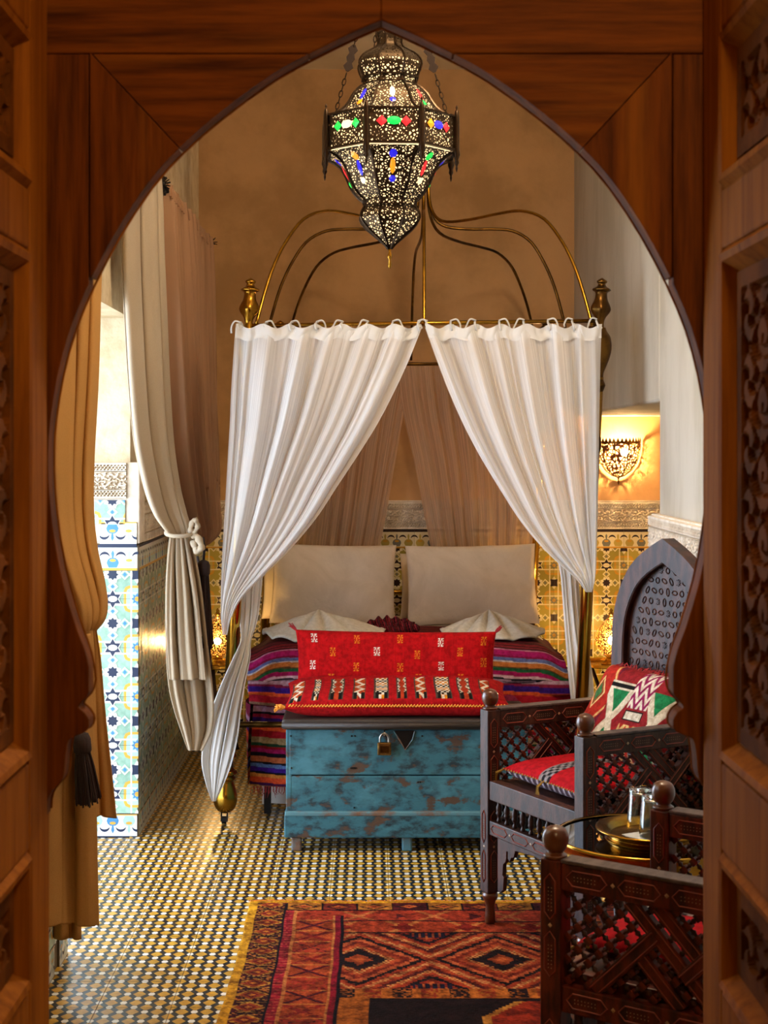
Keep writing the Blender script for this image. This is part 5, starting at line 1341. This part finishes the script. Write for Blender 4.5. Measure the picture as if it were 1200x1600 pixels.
def armchair(loc, rz, label, wood, front_wood):
    global bead_me
    t = thing('carved_armchair', label, 'armchair', loc, rz)
    hw = CWD / 2; PS = 0.046
    def b(name, a, c, m=wood, bev=.003, par=t): return obj(name, MB().box(a, c), m, par, bevel=bev)
    # posts with ball finials and turned feet
    for sx in (-1, 1):
        for (yy, zt) in ((0.0, 0.675), (CDP, 0.72)):
            x = sx * hw
            p = b('post', (x - PS / 2, yy - PS / 2, 0.10), (x + PS / 2, yy + PS / 2, zt), front_wood if yy == 0 else wood)
            obj('foot', MB().lathe([(.014, 0), (.017, .004), (.016, .03), (.014, .055), (.018, .07), (.024, .08), (.026, .088), (.022, .10)], 16, (x, yy, 0)), 'wood_ball', p, smooth=True)
            if yy == 0:
                obj('ball_finial', MB().lathe([tuple(q) for q in catmull([(.022, zt), (.024, zt + .006), (.018, zt + .010), (.016, zt + .013), (.0215, zt + .020), (.0265, zt + .034), (.0255, zt + .048), (.018, zt + .060), (.002, zt + .066)], 30)], 20, (x, yy, 0)), 'wood_ball', p, smooth=True)
    # front: seat rail, spindle row, lower rail, carved apron
    i0, i1 = -hw + PS / 2, hw - PS / 2
    b('seat_rail', (i0, -.018, .395), (i1, .018, .455), front_wood); b('lower_rail', (i0, -.018, .285), (i1, .018, .330), front_wood)
    sp = [(.007, .330), (.0085, .334), (.006, .340), (.0045, .345), (.009, .352), (.0105, .358), (.0085, .362), (.0095, .366), (.0095, .378), (.006, .386), (.0065, .392), (.006, .395)]
    sm = mesh_of(MB().lathe(sp, 10), 'spindle', 'wood_chair', True)
    for x in frange(i0 + .03, i1 - .03, 10): obj('spindle', sm, None, t, loc=(x, 0, 0))
    ap = [(i0 + .03, .285), (i0 + .03, .115), (i0 + .045, .112), (i0 + .062, .125), (i0 + .066, .165), (i0 + .058, .17), (i0 + .062, .205), (i0 + .075, .215), (i0 + .080, .228), (i0 + .080, .25), (i0 + .088, .25), (i0 + .088, .228), (i0 + .100, .222), (i0 + .108, .236), (i0 + .122, .240), (i0 + .130, .262), (0, .27),
          (i1 - .130, .262), (i1 - .122, .240), (i1 - .108, .236), (i1 - .100, .222), (i1 - .088, .228), (i1 - .088, .25), (i1 - .080, .25), (i1 - .080, .228), (i1 - .075, .215), (i1 - .062, .205), (i1 - .058, .17), (i1 - .066, .165), (i1 - .062, .125), (i1 - .045, .112), (i1 - .03, .115), (i1 - .03, .285)]
    obj('apron', MB().prism(ap, -.006, .008), front_wood, t, bevel=.0015)
    b('seat', (-hw + .01, .019, .425), (hw - .01, CDP - .02, .450))
    # sides: arm rails, lattice, strapwork
    mi, md = MB(), MB()
    for sx in (-1, 1):
        x = sx * hw; y0, y1 = PS / 2, CDP - PS / 2
        b('arm_rail', (x - .020, y0, .618), (x + .020, y1, .672), wood if sx < 0 else wood)
        b('arm_cap', (x - .023, y0, .672), (x + .023, y1, .680), 'wood_worn', .002)
        b('side_rail', (x - .018, y0, .375), (x + .018, y1, .428)); b('side_rail', (x - .018, y0, .285), (x + .018, y1, .325))
        for fx in (1, -1):
            nx_ = Vector((fx, 0, 0))
            relief_strip(mi, md, (x + fx * .020, y0, .645), (x + fx * .020, y1, .645), nx_, .05)
            relief_strip(mi, md, (x + fx * .018, y0, .402), (x + fx * .018, y1, .402), nx_, .048)
            relief_strip(mi, md, (x + fx * PS / 2, 0, .43), (x + fx * PS / 2, 0, .66), nx_, .04)
            relief_strip(mi, md, (x + fx * PS / 2, 0, .12), (x + fx * PS / 2, 0, .37), nx_, .04)
        # lattice of turned beads
        za, zb = .428, .618; pit = 0.0235
        if bead_me is None:
            bead_me = mesh_of(MB().box((-.0078, -.0078, -.0078), (.0078, .0078, .0078)), 'bead', 'wood_chair_red')
        rods = MB()
        ny = int((y1 - y0) / pit); nz = int((zb - za) / pit)
        cells = []
        for iy in range(ny + 1):
            for iz in range(nz + 1):
                if (iy + iz) % 2 == 0:
                    yy, zz = y0 + (iy + .3) * (y1 - y0) / (ny + .6), za + (iz + .3) * (zb - za) / (nz + .6)
                    cells.append((iy, iz)); obj('bead', bead_me, None, t, loc=(x, yy, zz), rot=(math.pi / 4, 0, 0))
                    for dy_, dz_ in ((1, 1), (1, -1)):
                        y2, z2 = yy + dy_ * (y1 - y0) / (ny + .6), zz + dz_ * (zb - za) / (nz + .6)
                        if y2 < y1 and za < z2 < zb:
                            rods.tube([(x, yy, zz), (x, yy + (y2 - yy) * .35, zz + (z2 - zz) * .35), (x, (yy + y2) / 2, (zz + z2) / 2), (x, yy + (y2 - yy) * .65, zz + (z2 - zz) * .65), (x, y2, z2)], [.0030, .0032, .0062, .0032, .0030], 6)
        obj('lattice_rods', rods, 'wood_chair', t, smooth=True, kind='stuff')
        # two pairs of crossing straps
        for (ya, z0_, yb_, z1_, th_) in ((.09, za, .222, .560, .024), (.165, zb, .355, za, .020), (.278, .486, .41, zb, .024), (.190, .513, .275, za, .020), (.31, .533, .225, zb, .020)):
            o = obj('strap', MB().bar((x, ya, z0_), (x, yb_, z1_), .030, th_, (1, 0, 0)), wood, t, bevel=.002)
            g = MB()
            p_, q_ = Vector((x, ya, z0_)), Vector((x, yb_, z1_)); d = (q_ - p_).normalized(); sd = Vector((1, 0, 0)).cross(d)
            for fx in (1, -1):
                for off in (-.009, .009):
                    g.tube([p_ + sd * off + Vector((fx * (th_ / 2 + .0002), 0, 0)), q_ + sd * off + Vector((fx * (th_ / 2 + .0002), 0, 0))], .0016, 4)
            obj('strap_line', g, 'inlay_red', o)
        sm2 = sm
        for yy in frange(y0 + .03, y1 - .03, 9): obj('spindle', sm2, None, t, loc=(x, yy, -.002))
    relief_strip(mi, md, (-hw, -PS / 2, .12), (-hw, -PS / 2, .37), (0, -1, 0), .03); relief_strip(mi, md, (i0, -.018, .308), (i1, -.018, .308), (0, -1, 0), .04)
    obj('inlay_lines', mi, 'inlay_red', t, kind='stuff'); obj('inlay_dots', md, 'inlay_dot', t, kind='stuff')
    # pointed back
    def pointed(w_, zs, za_, n=14):
        """outline of a pointed arch: half width w_, springing zs, apex za_"""
        f_ = [(1, 0), (.985, .24), (.93, .43), (.83, .58), (.68, .725), (.50, .83), (.25, .925), (0, 1)]
        return [(float(a) * w_ if k < n else 0.0, zs + (za_ - zs) * float(b)) for k, (a, b) in enumerate(catmull(f_, n + 1))]
    ow, zs, zap = .265, .80, 1.215
    outer = pointed(ow, zs, zap); inner = pointed(ow - .055, zs, zap - .075)
    ol = [(ow, .40)] + outer; il = [(ow - .055, .40)] + inner
    mb = MB()
    for sx in (1, -1):
        n = len(ol)
        for k in range(n - 1):
            q = [ol[k], ol[k + 1], il[k + 1], il[k]]
            q = [(sx * x, z) for x, z in q]
            if sx < 0: q = q[::-1]
            y0, y1 = CDP - .020, CDP + .028
            vs_ = [(x, y0, z) for x, z in q] + [(x, y1, z) for x, z in q]
            mb.add(vs_, [(0, 1, 2, 3), (7, 6, 5, 4), (0, 4, 5, 1), (1, 5, 6, 2), (2, 6, 7, 3), (3, 7, 4, 0)])
    bk = obj('back_frame', mb, front_wood, t)
    pn = [(x, z) for x, z in il] + [(-x, z) for x, z in il[::-1][1:]]
    obj('back_panel', MB().prism(pn, CDP + .004, CDP + .020), front_wood, t)
    cv = MB(); rs = random.Random(11)
    for iz in range(20):
        z = .50 + iz * .034
        for ix in range(-6, 7):
            x = ix * .034 + (.017 if iz % 2 else 0)
            lim = float(np.interp(z, [.4] + [q[1] for q in inner], [ow - .055] + [q[0] for q in inner])) - .016
            if abs(x) > lim: continue
            a = [math.pi / 2, .6, -.6, 0, 1.2][(ix * 2 + iz * 3) % 5]; rx, rz_ = (.0065, .0125) if (ix + iz) % 3 else (.009, .009)
            if (ix + 2 * iz) % 7 == 0:
                for q in range(4):
                    aa = q * math.pi / 4
                    cv.bar((x - .011 * math.cos(aa), CDP + .003, z - .011 * math.sin(aa)), (x + .011 * math.cos(aa), CDP + .003, z + .011 * math.sin(aa)), .003, .004, (0, 1, 0))
                continue
            cv.tube([(x + rx * math.cos(u) * math.cos(a) - rz_ * math.sin(u) * math.sin(a), CDP + .003, z + rx * math.cos(u) * math.sin(a) + rz_ * math.sin(u) * math.cos(a)) for u in np.linspace(0, 2 * math.pi, 10, endpoint=False)], .0022, 4, closed=True)
    obj('back_carving', cv, wood, t, kind='stuff')
    obj('back_bead', MB().tube([(x, CDP - .014, z) for x, z in pn], .004, 6), wood, t, smooth=True)
    return t
A0 = Vector((0.495, 4.593, 0.0085)); angA = math.radians(-62.2)
B0 = Vector((0.5185, 3.268, 0.0085)); angB = math.radians(-125.5)
chA = armchair(A0, angA, 'dark carved armchair with a pointed back facing the rug', 'wood_chair', 'wood_chair')
chB = armchair(B0, angB, 'reddish carved armchair in the right foreground with a lattice arm towards the camera', 'wood_chair_red', 'wood_chair_red')
def at_local(base, ang, p): return base + Matrix.Rotation(ang, 3, 'Z') @ Vector(p)
def seat_cushion(base, ang, label, seed):
    nu, nv = 90, 90
    C = paint(nu, nv, '#ac0e1a'); B_ = paint(nu, nv, '#54404a')
    C[:, int(.44 * nu):int(.56 * nu)] = lin('#8f8a90')
    i, j = np.meshgrid(np.arange(nv), np.arange(nu), indexing='ij')
    m_ = (j > .44 * nu) & (j < .56 * nu) & (((i // 3 + j // 3) % 2) == 0); C[m_] = lin('#1c181c')
    m_ = (((i // 3 + (j // 2)) % 3) == 0); B_[m_] = lin('#c8b8c4'); 
    c = at_local(base, ang, (0.0, .235, .450 + .042))
    cu = pillow('seat_cushion', .43, .43, .085, 'weave', c, (0, 0, 0), label, 'cushion', seed, (C, B_), nu, nv, wob=.004, pw=5)
    cu.rotation_mode = 'QUATERNION'; cu.rotation_quaternion = (Matrix.Rotation(ang, 3, 'Z') @ Matrix.Rotation(-math.pi / 2, 3, 'X')).to_quaternion()
    mb = MB()
    for k in range(120):
        f = k / 120 * 4; s_ = int(f); u = (f - s_) * 2 - 1
        x, z = [(u, -1), (1, u), (-u, 1), (-1, -u)][s_]
        bow = 1 - .045 * (1 - u * u)
        x, z = (x, z * bow) if s_ % 2 == 0 else (x * bow, z)
        mb.sphere((x * .212, 0, z * .212), .0048, 6, 4)
    obj('piping', mb, 'tassel_gold', cu, kind='stuff')
    for (x, z) in ((-.21, -.21), (.21, -.21), (0, -.207)):
        mb = MB(); rs = random.Random(int(x * 100) + 7)
        for k in range(12): mb.tube([(x, 0, z), (x * 1.08 + rs.uniform(-.006, .006), .012, z * 1.07 - .004), (x * 1.12 + rs.uniform(-.012, .012), .034 + rs.uniform(0, .012), z * 1.10)], [.003, .003, .0016], 4)
        obj('corner_tassel', mb, 'tassel_gold', cu)
    return cu
seat_cushion(A0, angA, 'red seat cushion with a black and white band on the far armchair', 3)
seat_cushion(B0, angB, 'red seat cushion on the near armchair seen through its lattice', 4)
# kilim cushion leaning on the far chair's back
nu, nv = 170, 130
K_ = paint(nu, nv, '#8a1f24'); i, j = np.meshgrid(np.linspace(0, 1, nv), np.linspace(0, 1, nu), indexing='ij')
def ks(mask, c_): K_[mask] = lin(c_)
ks(j < .30, '#a8281c'); k1 = np.abs(j - .14) / .07 + np.abs(i - .62) / .16; ks(k1 < 1.25, '#e0c080'); ks(k1 < 1.0, '#8a3a1c'); ks(k1 < .7, '#3a6a3c')
k2 = np.abs(j - .14) / .14 + np.abs(i - .62) / .34; ks((k2 > 1.5) & (k2 < 1.66) & (j < .30), '#d8b070'); ks((k2 > 1.75) & (j < .3), '#6a1a30')
for (cx_, ci) in ((.40, .35), (.86, .40)):
    xx = np.abs(np.abs(j - cx_) / .12 - np.abs(i - ci) / .32); reg = (np.abs(j - cx_) < .13) & (np.abs(i - ci) < .34)
    ks(reg & (np.abs(j - cx_) / .12 < np.abs(i - ci) / .32), '#1f7a48'); ks(reg & (xx < .28), '#d8ccb4')
ks((np.abs(j - .40) < .13) & (np.abs(i - .74) < .05), '#d8ccb4'); ks((np.abs(j - .40) < .13) & (np.abs(i - .74) < .025), '#181412')
z3 = np.abs(((j * 9) % 1.0) - .5) * .28
reg = (j > .53) & (j < .76) & (i > .52); ks(reg, '#8a1c50'); ks(reg & (((i - z3) * 7) % 1.0 < .5), '#e0d4c0')
reg = (j > .53) & (j < .74) & (np.abs(i - .44) < .06); ks(reg, '#181412'); ks((j > .54) & (j < .73) & (np.abs(i - .44) < .042), '#d8d0bc')
reg = (j > .53) & (j < .74) & (i < .34); ks(reg, '#a82a1c'); ks(reg & (((i + z3) * 6) % 1.0 < .5), '#d8b878')
K_ *= RNG.uniform(.85, 1.08, (nv, nu, 1))
cc = at_local(A0, angA, (0.0, .375, .660))
kc = pillow('kilim_cushion', .45, .31, .12, 'weave', cc, (0, 0, 0), 'patterned kilim cushion in red, cream and green leaning on the pointed chair back', 'cushion', 8, (K_, paint(nu, nv, '#5a1a1c')), nu, nv, wob=.006, pw=5)
kc.rotation_mode = 'QUATERNION'; kc.rotation_quaternion = (Matrix.Rotation(angA, 3, 'Z') @ Matrix.Rotation(r_(-32), 3, 'X')).to_quaternion()
mb = MB(); rs = random.Random(1)
for k in range(46):
    u = -.21 + .42 * k / 45; mb.tube([(u, 0, .145), (u + rs.uniform(-.006, .006), .006, .158), (u + rs.uniform(-.012, .012), .014 + rs.uniform(-.012, .012), .170)], [.003, .0026, .0014], 4)
obj('fringe', mb, 'fringe_red', kc, kind='stuff')

# ------------------------------------------------------------------ round brass table with tray and glasses
TBX, TBY, TBZ, TBR = 0.716, 3.95, 0.50, 0.237
tb = thing('round_table', 'round brass-rimmed table with a dark mirror top between the armchairs', 'table', (TBX, TBY, 0.0))
obj('top_glass', MB().lathe([(TBR - .006, TBZ - .008), (TBR - .006, TBZ)], 64), 'mirror_glass', tb)
obj('rim', MB().lathe([(TBR - .007, TBZ + .003), (TBR, TBZ + .006), (TBR + .003, TBZ + .002), (TBR + .001, TBZ - .006), (TBR - .003, TBZ - .012), (TBR - .002, TBZ - .048), (TBR + .001, TBZ - .054), (TBR - .008, TBZ - .056), (TBR - .010, TBZ - .009)], 64, cap=False), 'brass_bright', tb, smooth=True)
for k in range(6):
    a = k * math.pi / 3 + .3
    obj('leg', MB().tube([(.20 * math.cos(a), .20 * math.sin(a), .012), (.10 * math.cos(a + .35), .10 * math.sin(a + .35), .25), (.20 * math.cos(a + .7), .20 * math.sin(a + .7), TBZ - .012)], .013, 8), 'wood_chair', tb, smooth=True)
obj('leg_ring', MB().lathe([(.20, TBZ - .03), (.215, TBZ - .03), (.215, TBZ - .008), (.20, TBZ - .008)], 40, cap=False), 'wood_chair', tb)
tr = thing('brass_tray', 'round brass tray standing on the dark table top', 'tray', (TBX + .006, TBY - .02, TBZ + .0005))
obj('dish', MB().lathe([tuple(q) for q in catmull([(.001, .010), (.095, .010), (.105, .013), (.120, .025), (.136, .031), (.142, .029), (.140, .025), (.124, .020), (.108, .010), (.112, .004), (.110, .0), (.001, .0)], 60)], 56, cap=False), 'brass', tr, smooth=True)
obj('foot_ring', MB().lathe([(.100, 0), (.112, 0), (.106, .012)], 48, cap=False), 'brass_bright', tr, smooth=True)
nap = thing('paper_napkin', 'white paper napkin lying in the brass tray', 'napkin', (TBX + .015, TBY - .05, TBZ + .0125), .5)
obj('sheet', MB().box((-.065, -.06, 0), (.06, .06, .0015)), 'paper', nap)
obj('sheet', MB().box((-.06, -.05, .0016), (.065, .055, .003)), 'paper', nap, rot=(0, 0, .25))
def tumbler(x, y, label):
    t = thing('tumbler', label, 'glass', (x, y, TBZ + .0172))
    obj('glass_body', MB().lathe([(.039, 0), (.032, .098), (.030, .104), (.001, .104), (.001, .092), (.0275, .092), (.0295, .088), (.0365, 0)], 32, cap=False), 'clear_glass', t, smooth=True)
    return t
gx = P(1000, 0, 3.93)
tumbler(P(1003, 0, 3.97).x, 3.975, 'clear glass tumbler upside down at the left of the tray')
tumbler(P(1024, 0, 3.88).x, 3.895, 'clear glass tumbler upside down at the right of the tray')

# ------------------------------------------------------------------ alcove wall lamp
sx_, sz0 = 1.345, 1.54
sc_ = thing('wall_sconce', 'pierced half-bowl wall lamp glowing in the alcove', 'wall lamp', (sx_, YB - 0.015, sz0))
arcp = [(.118, 0.012), (.118, -.02), (.112, -.06), (.098, -.105), (.07, -.145), (.035, -.172), (.004, -.182)]
for k in range(5):
    a0 = math.pi + k * math.pi / 5
    obj('bowl_panel', MB().lathe(arcp, 2, a0=a0, arc=math.pi / 5, cap=False), 'sconce_pierced', sc_, smooth=False, fixn=False)
    mb = MB()
    for e in (0, 1):
        aa = a0 + e * math.pi / 5; mb.tube([(r * math.cos(aa) * 1.01, r * math.sin(aa) * 1.01, z) for r, z in arcp], .003, 5)
    obj('bowl_rib', mb, 'brass_dark', sc_)
mb = MB()
for k in range(17):
    a = math.pi + math.pi * (k + .5) / 17; mb.prism([(-.011, 0), (.011, 0), (0, .024)], -.001, .001, 0, Matrix.Translation((.119 * math.cos(a), .119 * math.sin(a), .010)) @ Matrix.Rotation(a + math.pi / 2, 4, 'Z'))
obj('bowl_crest', mb, 'brass_dark', sc_); obj('rim_band', MB().lathe([(.120, .0), (.120, .012)], 20, a0=math.pi, arc=math.pi, cap=False), 'brass_dark', sc_)
obj('drop', MB().lathe([(.003, -.18), (.007, -.188), (.003, -.196), (.006, -.205), (.002, -.222)], 10), 'brass_dark', sc_, smooth=True)
obj('bulb', MB().sphere((.02, -.078, -.045), .020, 14, 8), 'bulb_sconce', sc_, smooth=True)

# ------------------------------------------------------------------ bedside tables and lamps
def bedside(x, y, z, r, label, llabel, bm_):
    t = thing('bedside_table', label, 'side table', (x, y, 0))
    obj('tray_top', MB().lathe([tuple(q) for q in catmull([(.001, z - .006), (r * .9, z - .006), (r * .97, z + .004), (r, z + .010), (r * 1.01, z + .004), (r * .96, z - .010), (.001, z - .012)], 30)], 40, cap=False), 'brass_bright', t, smooth=True)
    for k in range(3):
        a = k * 2.094 + .4; obj('leg', MB().tube([(r * .75 * math.cos(a), r * .75 * math.sin(a), 0), (r * .2 * math.cos(a), r * .2 * math.sin(a), z * .5), (r * .75 * math.cos(a), r * .75 * math.sin(a), z - .012)], .010, 8), 'wood_chair', t, smooth=True)
    l = thing('pierced_lamp', llabel, 'lamp', (x, y, z - .005))
    obj('base', MB().lathe([(.05, 0), (.052, .008), (.03, .02), (.024, .035), (.034, .045)], 24), 'brass', l, smooth=True)
    pr = [tuple(q) for q in catmull([(.034, .045), (.068, .075), (.082, .12), (.074, .165), (.045, .205), (.02, .235), (.012, .25)], 20)]
    obj('shade', MB().lathe(pr, 24, cap=False), 'lamp_pierced', l, smooth=True)
    obj('bulb', MB().sphere((0, 0, .12), .018, 12, 8), bm_, l, smooth=True)
    obj('finial', MB().lathe([(.012, .25), (.015, .258), (.006, .266), (.009, .275), (.001, .285)], 12), 'brass', l, smooth=True)
bedside(P(340, 0, 7.62).x, 7.62, 0.435, .14, 'small brass tray table by the left wall beside the bed', 'pierced brass lamp lit behind the left bedpost', 'bulb_side_dim')
bedside(P(955, 0, 7.72).x, 7.72, 0.425, .16, 'small brass tray table in the alcove right of the bed', 'pierced brass lamp lit in the alcove behind the armchair', 'bulb_side')
